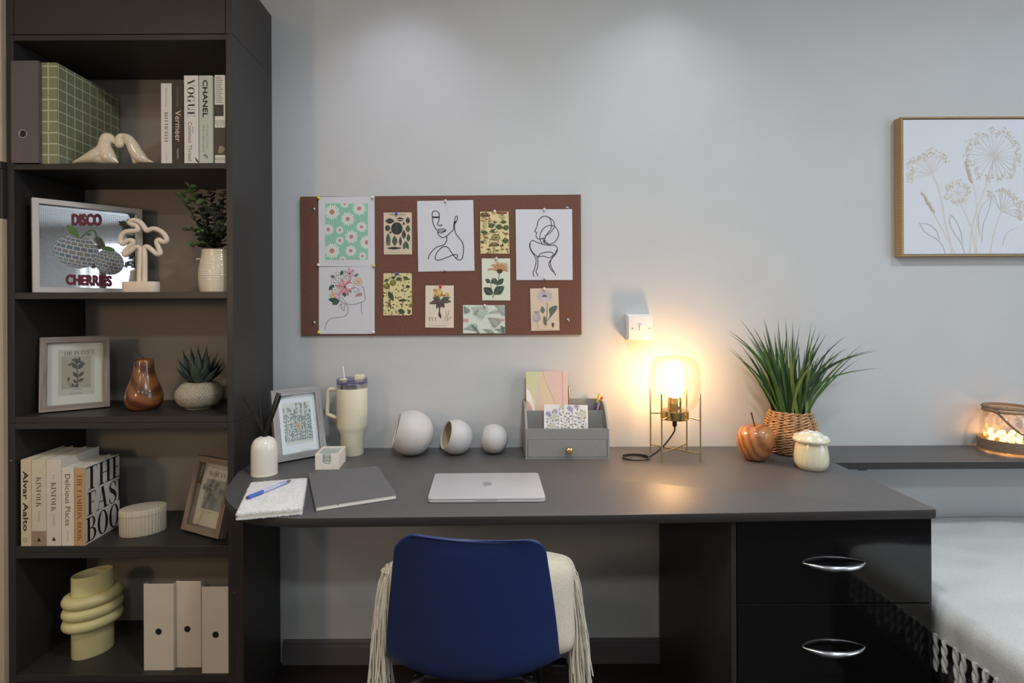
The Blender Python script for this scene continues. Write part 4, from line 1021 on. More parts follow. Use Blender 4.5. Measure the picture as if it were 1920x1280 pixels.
# ================================================================ THREE SPHERE VASES
cer = mat('speckled_ceramic', (210, 208, 206), .55, var=0, c2=(192, 189, 186), scale=420, bump=.12)
cer_in = mat('ceramic_inside', (196, 180, 150), .7, var=.04, scale=60)
def ball_vase(px, pyb, rpx, alpha, ax, label):
    g = G(px, pyb - rpx * .06, DESK); Yc = g.y + .035; r_ = rpx * Yc / F; c_ = Vector((P(px, 800, Yc).x, Yc, DESK + r_ * .985))
    t = thing('ball_vase', label, 'vase', (c_.x, Yc, DESK), group=None)
    M = Vector((0, 0, 1)).rotation_difference(Vector(ax).normalized()).to_matrix().to_4x4()
    n = 26; th = radians(alpha)
    outer = [(r_ * sin(th + (pi - th) * i / n), r_ * cos(th + (pi - th) * i / n)) for i in range(n + 1)][::-1]; outer[0] = (0, -r_)
    ri = r_ - .005; th2 = math.asin(min(.99, ri and (r_ * sin(th) - .003) / ri))
    inner = [(ri * sin(th2 + (pi - th2) * i / n), ri * cos(th2 + (pi - th2) * i / n)) for i in range(n + 1)]; inner[-1] = (0, -ri)
    # thin rim joins the two
    o = B().lathe(outer + [inner[0]], 48, c_, M=M).build('bowl', cer, t, 50)
    B().lathe(inner, 48, c_, M=M).build('inside', cer_in, t, 60)
    return t
ball_vase(771, 860, 42, 47.5, (-.95, -.16, .27), 'largest of three off-white spherical vases with side opening')
ball_vase(854, 857.6, 32.3, 53, (-.88, -.36, .28), 'middle-sized off-white spherical vase between its larger and smaller twins')
ball_vase(925.5, 855.8, 27.2, 44, (-.97, .14, .16), 'smallest off-white spherical vase next to the grey organiser')

# ================================================================ LAPTOP
alu = mat('aluminium', (210, 209, 212), .38, 0.35, var=.015, scale=500)
f0, f1 = G(803, 943.5, DESK), G(1022, 941.5, DESK); b0, b1 = G(814.5, 889.5, DESK), G(1009.5, 888, DESK)
cxl = (f0.x + f1.x) / 2; ang = atan2(f1.y - f0.y, f1.x - f0.x)
LW, LD = .304, .215
lp = thing('laptop', 'closed silver laptop lying on the desk', 'laptop', (cxl, (f0.y + f1.y) / 2, DESK), ang * .5)
def rrect(x0, x1, y0, y1, r_, n=6):
    o = []
    for cx, cy, a0 in ((x1 - r_, y1 - r_, 0), (x0 + r_, y1 - r_, 90), (x0 + r_, y0 + r_, 180), (x1 - r_, y0 + r_, 270)):
        for i in range(n + 1):
            an = radians(a0 + 90 * i / n); o.append((cx + r_ * cos(an), cy + r_ * sin(an)))
    return o
B().prism(rrect(-LW / 2, LW / 2, 0, LD, .011), 'z', .0012, .0076, .001).build('base', alu, lp, 40, world=False)
lid = B().prism(rrect(-LW / 2, LW / 2, 0, LD, .011), 'z', .0082, .0122, .0012).build('lid', alu, lp, 40, world=False)
B().box(-.027, .027, -.0003, .003, .0052, .0079, .0006).build('finger_notch', mat('notch_grey', (170, 170, 172), .4), lp, world=False)
for sx in (-.12, .12):
    for yy in (.03, .185): B().lathe([(0, 0), (.008, 0), (.008, .0013)], 14, (sx, yy, 0)).build('rubber_foot', blackmetal, lp, world=False)
a = Art((0, LD * .53, .0122), (1, 0, 0), (0, 1, 0)); lg_ = (140, 140, 144)
R_ = .0165      # fruit emblem: body with bite, leaf; reads upright from the hinge side as on the closed lid
ap = [(0, .72), (-.38, .86), (-.78, .62), (-.92, .15), (-.8, -.42), (-.48, -.92), (-.2, -.98), (0, -.88), (.2, -.98), (.48, -.92), (.74, -.52), (.80, -.30), (.56, -.08), (.50, .2), (.60, .46), (.78, .62), (.5, .84), (.3, .84)]
a.blob([(-x * R_ * .95, -y * R_) for x, y in ap], lg_, 4); a.blob([(-x * R_ * .95, -y * R_) for x, y in [(0.02, .92), (.06, 1.2), (.34, 1.42), (.36, 1.2), (.2, .98)]], lg_, 3)
a.build('emblem', lid, world=False)

# ================================================================ GREY NOTEBOOK (flat) AND FLUFFY NOTEBOOK
def flat_quad_book(name, label, q, t_, cover, page):
    """closed book lying on the desk with top-face corners q (back left, back right, front right, front left)"""
    cx = sum(p.x for p in q) / 4; cy = sum(p.y for p in q) / 4
    t = thing(name, label, 'notebook', (cx, cy, DESK)); ins = lambda k: [((p.x - cx) * k + cx, (p.y - cy) * k + cy) for p in q]
    z0 = q[0].z - t_
    B().prism(ins(1), 'z', z0 + .0003, z0 + .002, .0005).build('back_cover', cover, t); B().prism(ins(1), 'z', z0 + t_ - .0017, z0 + t_, .0005).build('front_cover', cover, t)
    pg = ins(.985); B().prism(pg, 'z', z0 + .0021, z0 + t_ - .0018).build('pages', page, t)
    e0, e1 = q[0], q[3]; d = (q[1] - q[0]).normalized() * .0022
    B().prism([(e0.x, e0.y), (e0.x + d.x, e0.y + d.y), (e1.x + d.x, e1.y + d.y), (e1.x, e1.y)], 'z', z0 + .0021, z0 + t_ - .0018).build('spine', cover, t)
    return t
tk = .0135; zt = DESK + tk
q = [G(577.5, 886.5, zt), G(708.5, 873, zt), G(743.6, 926.5, zt), G(591.5, 949.5, zt)]
gt = flat_quad_book('notebook', 'plain dark grey hardback notebook lying flat beside the laptop', q, tk, mat('grey_cloth_cover', (104, 104, 106), .6, var=.04, scale=300), paper_m)
rb = G(633, 946.5, DESK + tk * .6); B().box(rb.x - .003, rb.x + .003, rb.y - .0012, rb.y + .012, DESK + .0085, DESK + .0098).build('ribbon', blackmetal, gt)
tk2 = .019; zt = DESK + tk2
q = [G(471, 903.5, zt), G(575, 895, zt), G(565.5, 951, zt), G(443.5, 961.5, zt)]
fb = thing('fluffy_notebook', 'white fluffy-covered notebook on the rounded desk end', 'notebook', (sum(p.x for p in q) / 4, sum(p.y for p in q) / 4, DESK))
fur = mat('white_fleece', (244, 243, 242), .95, var=.02, scale=150, bump=.3)
def fleece():
    m = bpy.data.materials.new('fleece_pile'); m.use_nodes = True; nt = m.node_tree; N = nt.nodes; N.remove(N['Principled BSDF'])
    d = N.new('ShaderNodeBsdfDiffuse'); t = N.new('ShaderNodeBsdfTranslucent'); x = N.new('ShaderNodeMixShader'); x.inputs[0].default_value = .45
    nz = N.new('ShaderNodeTexNoise'); nz.inputs['Scale'].default_value = 200; cr = N.new('ShaderNodeValToRGB'); cr.color_ramp.elements[0].color = lin((240, 240, 240)); cr.color_ramp.elements[1].color = lin((250, 250, 250))
    nt.links.new(nz.outputs['Fac'], cr.inputs['Fac'])
    for s_ in (d, t): nt.links.new(cr.outputs[0], s_.inputs[0])
    nt.links.new(d.outputs[0], x.inputs[1]); nt.links.new(t.outputs[0], x.inputs[2]); nt.links.new(x.outputs[0], N['Material Output'].inputs[0])
    return m
pile_m = fleece()
q2 = [(p.x, p.y) for p in q]
B().prism(q2, 'z', DESK + .001, DESK + .0052, .002).build('back_cover', fur, fb, 50); B().prism(q2, 'z', DESK + tk2 - .0065, DESK + tk2 - .002, .002).build('front_cover', fur, fb, 50)
cqx = sum(p[0] for p in q2) / 4; cqy = sum(p[1] for p in q2) / 4
B().prism([((p[0] - cqx) * .95 + cqx, (p[1] - cqy) * .95 + cqy) for p in q2], 'z', DESK + .0053, DESK + tk2 - .0066).build('pages', paper_m, fb)
random.seed(5); fbm = B()
def curl(p, n, L):
    t1 = n.orthogonal().normalized(); an = random.uniform(0, 6.28); d = (t1 * cos(an) + n.cross(t1) * sin(an)); w2 = d.cross(n) * .0008
    a_, m_, e_ = p, p + n * L * .7 + d * L * .4, p + n * L * .75 + d * L * 1.0
    fbm.add([a_ - w2, a_ + w2, m_ + w2, m_ - w2, e_], [(0, 1, 2, 3), (3, 2, 4)])
for i in range(12000):
    u, v = random.random(), random.random(); p = (q[0] * (1 - u) + q[1] * u) * (1 - v) + (q[3] * (1 - u) + q[2] * u) * v
    curl(Vector((p.x, p.y, DESK + tk2 - .002)), Vector((0, 0, 1)), random.uniform(.001, .0022))
for i in range(4):
    e0, e1 = q[i], q[(i + 1) % 4]; out = Vector((e1.y - e0.y, -(e1.x - e0.x), 0)).normalized() * (1 if (Vector((e1.y - e0.y, -(e1.x - e0.x), 0))).dot(Vector(((e0.x + e1.x) / 2 - cqx, (e0.y + e1.y) / 2 - cqy, 0))) > 0 else -1)
    for j in range(1300):
        t = random.random(); z = random.choice([random.uniform(DESK + .0028, DESK + .0055), random.uniform(DESK + tk2 - .0068, DESK + tk2 - .002)])
        curl(Vector((e0.x + (e1.x - e0.x) * t, e0.y + (e1.y - e0.y) * t, z)), (out + Vector((0, 0, .15))).normalized(), random.uniform(.0015, .0032))
fbo = fbm.build('pile', pile_m, fb); fbo['kind'] = 'stuff'
zp = DESK + tk2 + .0042
pen('ballpoint_pen', 'blue and lilac ballpoint pen lying on the fluffy notebook', tuple(G(461.8, 933.5, zp)), tuple(G(546.5, 899.5, zp)), .0047, [('button', 0, .035, .5, .7, col_m('navy', (46, 54, 92))), ('grip', .035, .34, 1.0, 1.05, col_m('gripblue', (70, 104, 196))), ('barrel', .34, .86, .95, .9, col_m('lilac', (186, 192, 226))), ('collar', .72, .74, 1.08, 1.08, col_m('lilac2', (150, 158, 210))), ('collar', .77, .79, 1.08, 1.08, col_m('lilac2', (150, 158, 210))), ('collar', .82, .84, 1.08, 1.08, col_m('lilac2', (150, 158, 210))), ('nose', .86, .96, .85, .5, col_m('tipgrey', (92, 92, 100))), ('tip', .96, 1, .35, .2, zinc)])

# ================================================================ COASTER HOLDER
st_m = mat('terrazzo_white', (242, 238, 230), .6, var=0, c2=(226, 218, 206), scale=160)
A0, A1, A2 = G(590.8, 880.8, DESK), G(635.6, 880, DESK), G(652.8, 862, DESK)
dx = (A1 - A0); wx = dx.length; dyv = (A2 - A1); wy = dyv.length
Mc = Matrix(((dx.x / wx, dyv.x / wy, 0, A0.x), (dx.y / wx, dyv.y / wy, 0, A0.y), (0, 0, 1, DESK), (0, 0, 0, 1)))
hc = .0485; wl = .006
ang_c = atan2(dx.y, dx.x)
Mt = Matrix.Translation((A0.x, A0.y, DESK)) @ Matrix.Rotation(ang_c, 4, 'Z')
# square tray turned as seen: keep right angles, use the mean side
cs = thing('coaster_holder', 'small white terrazzo coaster holder with a notched front', 'coaster holder', M=Mt)
wy = min(wy, .098)
sl0, sl1 = wx * .30, wx * .66; sd = .016
B().prism([(0, 0), (wx, 0), (wx, hc), (sl1, hc), (sl1, sd + .006), (sl1 - .006, sd), (sl0 + .006, sd), (sl0, sd + .006), (sl0, hc), (0, hc)], 'y', 0, wl, .0005).build('front_wall', st_m, cs, world=False)
for x0, x1, y0, y1 in ((0, wl, wl, wy), (wx - wl, wx, wl, wy), (wl, wx - wl, wy - wl, wy)): B().box(x0, x1, y0, y1, 0, hc, .0005).build('wall', st_m, cs, world=False)
B().box(wl, wx - wl, wl, wy - wl, 0, .006).build('base', st_m, cs, world=False)
marble = mat('green_grey_marble', (168, 182, 172), .3, var=0, c2=(200, 206, 198), scale=40, detail=6)
for i in range(4):
    o = B().box(wl + .002, wx - wl - .002, wl + .002, wy - wl - .002, .0065 + .0098 * i, .0155 + .0098 * i, .0008).build('coaster', marble)
    o.data.transform(Mt); tag(o, 'pale green marble coaster, %s of the stack in the terrazzo holder' % ('lowest', 'second from the bottom', 'second from the top', 'topmost')[i], 'coaster', 'coasters in the terrazzo holder')

# ================================================================ TUMBLER
tc_ = G(660, 854, DESK); TX, TY = P(659.5, 760, tc_.y + .02).x, tc_.y + .025
sT = F / TY; zt_ = lambda y: P(659, y, TY).z
tum = thing('travel_tumbler', 'tall cream handled travel tumbler with clear lid and straw', 'tumbler', (TX, TY, DESK))
tcream = mat('cream_enamel', (222, 216, 190), .4, var=.02, scale=200)
steel = mat('brushed_steel', (190, 188, 186), .25, 1.0, var=.05, stretch=(1, 1, 20))
R1, R0 = 28.2 / sT, 21.2 / sT
B().lathe([(0, DESK), (R0 * .96, DESK), (R0, DESK + .003), (R0 * 1.02, zt_(812)), (R1 * .93, zt_(802)), (R1, zt_(796)), (R1, zt_(727.5)), (R1 * .985, zt_(726.5)), (0, zt_(726.5))], 48, (TX, TY, 0)).build('body', tcream, tum, 40)
B().lathe([(R1 * .985, zt_(727)), (R1 * .985, zt_(719.5)), (R1 * .99, zt_(718.5)), (0, zt_(718.5))], 48, (TX, TY, 0)).build('steel_rim', steel, tum, 40)
lidm = clear('lilac_acrylic', (236, 234, 246), .3); lidd = mat('lilac_band', (120, 118, 168), .25, var=.05, scale=20)
lidz = zt_(709)
B().lathe([(R1 * .99, zt_(718.5)), (R1 * 1.005, zt_(717.5)), (R1 * 1.005, lidz), (R1 * .95, lidz + .001), (R1 * .93, lidz - .004), (R1 * .93, zt_(718))], 48, (TX, TY, 0)).build('lid_wall', lidm, tum, 40)
for yy in (717.5, 713.0): B().lathe([(R1 * 1.008, zt_(yy) - .001), (R1 * 1.012, zt_(yy)), (R1 * 1.008, zt_(yy) + .001), (R1 * .97, zt_(yy) + .001), (R1 * .97, zt_(yy) - .001)], 48, (TX, TY, 0)).build('lid_band', lidd, tum, 50)
B().lathe([(0, zt_(717)), (R1 * .93, zt_(717))], 40, (TX, TY, 0)).build('lid_floor', clear('pale_acrylic', (236, 234, 240), .3), tum)
B().box(TX - R1 * .75, TX - R1 * .25, TY - .03, TY - .006, zt_(717), zt_(708), .003).build('lid_tab', tcream, tum, 40); B().box(TX + R1 * .2, TX + R1 * .8, TY - .012, TY + .02, zt_(717), zt_(702), .004).build('lid_tab', tcream, tum, 40)
B().tube([(TX - R1 * .45, TY, zt_(722)), (TX - R1 * .62, TY, zt_(686))], .0032, 10).build('straw', mat('straw_white', (226, 226, 232), .2), tum, 60)
hx = lambda px: P(px, 760, TY).x
hp = spline([(hx(632), TY, zt_(730)), (hx(622), TY, zt_(729)), (hx(616), TY, zt_(733)), (hx(615), TY, zt_(752)), (hx(614), TY, zt_(773)), (hx(616), TY, zt_(777)), (hx(634), TY, zt_(783.5))], 6)
B().tube(hp, .0068, 10, flat=1.2).build('handle', tcream, tum, 60)

# ================================================================ REED DIFFUSER
dc = G(495.7, 893, DESK); DX, DY = dc.x, dc.y + .030
DX = P(495.7, 860, DY).x; rD = 25.8 / F * DY * kx(495); zdz = lambda y: P(495, y, DY).z; zD1 = zdz(818)
df = thing('reed_diffuser', 'cream ceramic reed diffuser bottle with black reeds', 'diffuser', (DX, DY, DESK))
gl = mat('cream_glaze', (230, 225, 213), .22, var=.02, scale=20, coat=.4)
hD = zD1 - DESK
B().lathe(spline([(0, DESK), (rD * .93, DESK), (rD * .99, DESK + .004), (rD, DESK + hD * .25), (rD, DESK + hD * .6), (rD * .93, DESK + hD * .80), (rD * .72, DESK + hD * .93), (rD * .44, DESK + hD * .985), (rD * .33, DESK + hD), (rD * .27, DESK + hD), (rD * .27, DESK + hD - .01), (rD * .22, DESK + hD - .02)], 3), 44, (DX, DY, 0)).build('bottle', gl, df, 60)
reed = mat('black_reed', (22, 21, 21), .7)
for i, (px, py, dy_) in enumerate([(456.5, 744.5, -.03), (464, 741, .02), (470.5, 738, .03), (484.8, 735.3, .04), (519.5, 736, .015), (522.5, 737, -.01), (525.8, 738, -.03), (527, 742.5, -.045)]):
    tp = P(px, py, DY + dy_); an = i * .8
    B().tube([(DX + .006 * cos(an), DY + .006 * sin(an), zD1 - .06), (DX + (tp.x - DX) * .06 + .004 * cos(an), DY + .004 * sin(an), zD1 + .004), tuple(tp)], .0021, 6).build('reed', reed, df, 60)

# ================================================================ WOODEN APPLE, MUSHROOM JAR
walnut = wood('striped_wood', (134, 84, 48), (176, 118, 68), 14, 4.5, .32, .5, rot=(.2, .5, 1.0))
ap_ = G(1415.5, 867, DESK); AX, AY = ap_.x, ap_.y + .032; AX = P(1415.5, 830, AY).x; rA = 35.8 / F * AY * kx(1415)
apt = thing('wooden_apple', 'polished striped wooden apple ornament with a dark stem', 'ornament', (AX, AY, DESK))
hA = P(1415, 797, AY).z - DESK
ab = B().lathe(spline([(0, .002), (rA * .34, .0), (rA * .62, hA * .06), (rA * .9, hA * .30), (rA, hA * .58), (rA * .93, hA * .82), (rA * .68, hA * .97), (rA * .36, hA * 1.0), (rA * .12, hA * .955), (0, hA * .93)], 4), 44)
sh_ = Matrix(((1, 0, .06, 0), (0, 1, 0, 0), (0, 0, 1, 0), (0, 0, 0, 1)))
for v in ab.v: v.z *= 1 + .05 * (v.x / rA) * (v.z > hA * .5); v += Vector((AX, AY, DESK))
ab.build('body', walnut, apt, 80)
stem_m = mat('dark_stem', (62, 44, 34), .7)
B().tube([(AX, AY, DESK + hA * .92), (AX - .004, AY, DESK + hA * 1.1), (P(1408.5, 773, AY).x, AY, P(1408, 773, AY).z)], [.0022, .0022, .0028], 8).build('stem', stem_m, apt, 60)
mj = G(1521, 887, DESK); MX, MY = mj.x, mj.y + .05; MX = P(1521, 850, MY).x; rM = 34.2 / F * MY * kx(1521); zm = lambda y: P(1520, y, MY).z
mjt = thing('mushroom_jar', 'cream ceramic mushroom jar with white-spotted cap lid', 'jar', (MX, MY, DESK))
mg = mat('pale_yellow_glaze', (222, 218, 190), .16, var=.02, scale=10, coat=.5)
hM = zm(825) - DESK
def flute(r_, z, an):
    t = (z - DESK) / hM
    return r_ * (1 - .022 * max(0, sin(pi * min(1, t / .6))) * (.5 + .5 * cos(22 * an)))
B().lathe([(max(0, p[0]), p[1]) for p in spline([(0, DESK), (rM * .66, DESK), (rM * .82, DESK + .004), (rM * .97, DESK + hM * .2), (rM, DESK + hM * .42), (rM * .93, DESK + hM * .72), (rM * .84, DESK + hM * .98), (rM * .8, DESK + hM), (0, DESK + hM)], 5)], 132, (MX, MY, 0), fn=flute).build('body', mg, mjt, 70)
rC = 36.2 / F * MY * kx(1521); zc0 = DESK + hM - .004; zc1 = zm(807.5)
cap = spline([(rM * .8, zc0 + .003), (rC * .92, zc0), (rC, zc0 + .006), (rC * .95, zc0 + .013), (rC * .72, zc0 + (zc1 - zc0) * .66), (rC * .4, zc1 - .003), (0, zc1)], 5)
lidm_ = B().lathe([(max(0, p[0]), p[1]) for p in cap], 48, (MX, MY, 0)).build('lid', mg, mjt, 70)
spot_m = mat('white_glaze', (238, 238, 234), .15, coat=.4)
def cap_z(rr):
    for (r0, z0), (r1, z1) in zip(cap[10:], cap[11:]):
        if r1 <= rr <= r0: return z1 + (z0 - z1) * (rr - r1) / max(1e-6, r0 - r1)
    return zc1
for an, rr, sz in ((-1.5, .45, .0105), (-.9, .80, .0085), (-2.2, .80, .0085), (-1.55, .88, .0075), (.2, .5, .010), (1.6, .5, .010), (3.0, .55, .0095), (-2.7, .35, .0085), (2.4, .85, .008), (.9, .85, .008), (-.3, .86, .0075), (0, 0.02, .0085)):
    r_ = rr * rC; c_ = Vector((MX + r_ * cos(an), MY + r_ * sin(an), cap_z(r_)))
    dzr = (cap_z(min(rC * .98, r_ + .003)) - cap_z(max(0, r_ - .003))) / .006
    nrm = Vector((-dzr * cos(an), -dzr * sin(an), 1)).normalized(); M = Vector((0, 0, 1)).rotation_difference(nrm).to_matrix().to_4x4()
    B().lathe([(0, .0011), (sz * .6, .0009), (sz * .9, .0003), (sz, -.0012)], 16, c_, M=M).build('spot', spot_m, lidm_, 70)

# ================================================================ GRASS IN WOVEN BASKET
bk = G(1482, 857, DESK); BY_ = bk.y + .062; BX_ = P(1481.5, 820, BY_).x; sB = F / BY_; zB1 = P(1480, 769, BY_).z; hB = zB1 - DESK
bt = thing('potted_grass', 'artificial green grass in a woven seagrass basket', 'potted plant', (BX_, BY_, DESK))
straw1 = mat('seagrass', (164, 124, 88), .85, var=0, c2=(206, 168, 126), scale=70, bump=.4); straw2 = mat('seagrass_dark', (130, 94, 64), .85, var=0, c2=(182, 142, 102), scale=80, bump=.4)
rows = 16
def bask_r(t): return (37 + 13.5 * sin(pi * min(1, (t * .98) ** .9)) * (1 if t < .55 else .95) + 1.5 * (1 - t)) / sB * kx(1482)
for i in range(rows):
    t = (i + .5) / rows; r_ = bask_r(t); z = DESK + .0048 + (hB - .0048) * t; n = 108; wv = 9
    for s_ in (0, 1):
        pts = []
        for k in range(n):
            an = 2 * pi * k / n; ph = wv * an + i * pi + s_ * pi
            nz = .0012 * noise.noise(Vector((cos(an) * 4, sin(an) * 4, i * 3 + s_)))
            nz *= 1.8; rr = r_ + .0026 * cos(ph) + nz; pts.append((BX_ + rr * cos(an), BY_ + rr * sin(an), z + .0028 * sin(ph) + nz))
        B().tube(pts, [.0030 + .0010 * noise.noise(Vector((k * .13, i, s_))) for k in range(n)], 6, closed=True).build('weave_strand', (straw1, straw2)[(i + s_) % 2], bt, 70)
B().lathe([(0, DESK), (bask_r(.02) * .9, DESK), (bask_r(.02) * .95, DESK + .004), (0, DESK + .004)], 30, (BX_, BY_, 0)).build('basket_base', straw2, bt)
B().lathe([(0, DESK + hB * .86), (bask_r(.9) * .96, DESK + hB * .84), (bask_r(.9) * .9, DESK + hB * .5)], 30, (BX_, BY_, 0)).build('soil', mat('dark_soil', (46, 38, 30), .95, bump=.6), bt, 60)
random.seed(17)
grs = [mat('grass_a', (50, 78, 42), .45, var=.25, scale=20), mat('grass_b', (70, 104, 46), .45, var=.25, scale=20), mat('grass_c', (38, 60, 38), .45, var=.25, scale=20), mat('grass_d', (112, 128, 56), .45, var=.2, scale=20)]
def blade(base, tip, bend, w_, m):
    base, tip = Vector(base), Vector(tip); mid = (base + tip) / 2 + Vector(bend)
    n = 9; vs = []; fs = []
    ax = (tip - base); side = ax.cross(Vector((random.uniform(-.3, .3), -1, random.uniform(-.2, .2)))).normalized()
    for i in range(n + 1):
        t = i / n; p = base * (1 - t) ** 2 + mid * 2 * t * (1 - t) + tip * t * t
        ww = 1.3 * w_ * (.75 + .5 * t if t < .4 else .95 * (1 - t) / .6) + .0001
        d = Vector((0, .35 * ww, 0)); vs += [p - side * ww, p + d, p + side * ww]
    for i in range(n):
        a_ = 3 * i; fs += [(a_, a_ + 1, a_ + 4, a_ + 3), (a_ + 1, a_ + 2, a_ + 5, a_ + 4)]
    B().add(vs, fs).build('blade', m, bt, 80)
zs0 = DESK + hB * .86
tips = [(1362, 617, -.02), (1366, 625, .0), (1386, 597, .02), (1411, 612, .05), (1432, 597, .03), (1434, 600, -.04), (1458, 595, .06), (1473, 594, -.05), (1486, 597, .0), (1500, 606, .05), (1522, 602, -.02), (1530, 610, .04), (1541, 622, .0), (1551, 624, -.06), (1587, 629, -.03), (1590, 652, .0), (1573, 664, -.07), (1644, 655, -.02), (1648, 657, .02), (1657, 690, -.04), (1545, 667, -.10), (1404, 630, -.05), (1397, 624, .04), (1420, 640, .06)]
for px, py, dy_ in tips:
    tp = P(px, py, BY_ + dy_); ox = (px - 1482) / 175
    b_ = (BX_ + .045 * ox + random.uniform(-.01, .01), BY_ + dy_ * .4 + random.uniform(-.012, .012), zs0)
    sp = abs(px - 1482) / 120
    blade(b_, tp, (-.10 * ox * max(.25, sp) if abs(ox) > .3 else 0, 0, .05 * sp), random.uniform(.0032, .0046), random.choice(grs[:3]))
for i in range(96):
    an = random.uniform(0, 6.28); rr = .052 * sqrt(random.random()); b_ = (BX_ + rr * cos(an), BY_ + rr * .9 * sin(an), zs0)
    spx = random.gauss(0, 1); L = random.uniform(.16, .31); lx = max(-.75, min(.75, rr * cos(an) * 9 + spx * .26)); ly = max(-.28, min(.3, rr * sin(an) * 4 + random.gauss(0, .12)))
    tp = (b_[0] + L * lx * .85, min(YW - .01, b_[1] + L * ly), zs0 + L * (1 - .3 * lx * lx))
    blade(b_, tp, (-L * lx * .16, 0, L * .05), random.uniform(.003, .0048), random.choice(grs + grs[:2]))
for pts in (((1462, 755), (1470, 640), (1475, 690)),): pass
blade((BX_ - .02, BY_ - .05, zs0), P(1545, 667, BY_ - .1), (-.06, -.03, .06), .005, grs[3]); blade((BX_ + .0, BY_ - .052, zs0), P(1486, 640, BY_ - .09), (-.035, -.02, .03), .005, grs[3]); blade((BX_ + .03, BY_ - .045, zs0), P(1522, 628, BY_ - .07), (-.01, -.01, .02), .005, grs[3])

# ================================================================ LANTERN JAR WITH FAIRY LIGHTS
JY = 1.903; JX = P(1888, 800, JY).x; sJ = F / JY; rJ = .073; zj = lambda y: P(1888, y, JY).z
jt = thing('jar_lantern', 'glass jar lantern bound with rope and wire handle on the ledge', 'lantern', (JX, JY, DESK))
rope = mat('jute_rope', (122, 104, 84), .95, var=0, c2=(162, 142, 116), scale=300, bump=.7)
zJ1 = zj(760); HJ = zJ1 - DESK
B().lathe([(max(0, p[0]), p[1]) for p in spline([(0, DESK + .003), (rJ * .86, DESK + .002), (rJ * .98, DESK + .010), (rJ, DESK + HJ * .3), (rJ * .97, DESK + HJ * .66), (rJ * .86, DESK + HJ * .80), (rJ * .80, DESK + HJ * .86), (rJ * .82, DESK + HJ), (rJ * .76, DESK + HJ)], 4)], 48, (JX, JY, 0)).build('glass', clear('jar_glass', (255, 250, 244), .15), jt, 80)
for i in range(7):
    z = DESK + .009 + .0052 * i; pts = []
    for k in range(60):
        an = 2 * pi * k / 60; rr = rJ * 1.015 + .0022 + .0008 * noise.noise(Vector((cos(an) * 9, sin(an) * 9, i))); pts.append((JX + rr * cos(an), JY + rr * sin(an), z + .001 * noise.noise(Vector((cos(an) * 7, sin(an) * 7, i + 9)))))
    B().tube(pts, .0030, 6, closed=True).build('rope_turn', rope, jt, 70)
for z, r_ in ((DESK + HJ * .97, .0052), (DESK + HJ * .89, .0046)):
    B().tube([(JX + rJ * .86 * cos(2 * pi * k / 60), JY + rJ * .86 * sin(2 * pi * k / 60), z) for k in range(60)], r_, 8, closed=True).build('neck_rope', rope, jt, 70)
hl = Vector((JX - rJ * .80, JY - rJ * .32, DESK + HJ * .90)); hr = Vector((JX + rJ * .80, JY - rJ * .32, DESK + HJ * .90))
hpts = [hl + (hr - hl) * t + Vector((0, -.045 * sin(pi * t), -.072 * sin(pi * t))) for t in [i / 20 for i in range(21)]]
B().tube(hpts, .0036, 8).build('handle', rope, jt, 70); 
for p in (hl, hr): B().sphere(p, .0085, 12, 8).build('rope_knot', rope, jt, 70)
hz = DESK + HJ * .56; hx_ = JX + .030; hy_ = JY - rJ * .98
hs = [(hx_ + .0017 * 16 * sin(t) ** 3 * 1.0, hz + .0017 * (13 * cos(t) - 5 * cos(2 * t) - 2 * cos(3 * t) - cos(4 * t))) for t in [2 * pi * i / 28 for i in range(28)]]
B().prism(hs, 'y', hy_ - .0035, hy_, .0008).build('heart_tag', mat('grey_zinc', (132, 134, 130), .6, .3, var=.08, scale=60), jt)
B().tube([(hx_, hy_ - .002, hz + .010), (JX + .02, JY - rJ * .9, DESK + HJ * .87)], .0012, 6).build('tag_string', rope, jt)
B().box(JX - .001, JX + .001, JY - .001, JY + .001, DESK + .0, DESK + .003).build('base_dot', rope, jt)
ft = thing('fairy_lights', 'glowing warm fairy light balls heaped inside the jar lantern', 'string lights', (JX, JY, DESK + .004))
random.seed(44); bl_ = []
while len(bl_) < 34:
    rr = (rJ - .016) * sqrt(random.random()); an = random.uniform(0, 6.28); z = DESK + .015 + random.random() ** 1.1 * .048 * (1 if len(bl_) < 31 else 1.55)
    p = Vector((JX + rr * cos(an), JY + rr * sin(an), z))
    if all((p - o_).length > .0165 for o_ in bl_): bl_.append(p)
    elif random.random() < .01: bl_.append(p)
gm = glow('fairy_glow', (255, 178, 96), 9.0)
proto = None
for p in bl_:
    if proto is None:
        proto = B().sphere((0, 0, 0), .0082, 14, 10).build('bulb', gm, ft, 80, world=False); o_ = proto
    else:
        o_ = proto.copy(); col.objects.link(o_); o_.parent = ft
    o_.location = p - Vector((JX, JY, DESK + .004))
B().tube(spline([tuple(p) for p in bl_[:20]], 4), .0008, 5).build('wire', mat('copper_wire', (196, 120, 70), .3, 1.0), ft, 70)

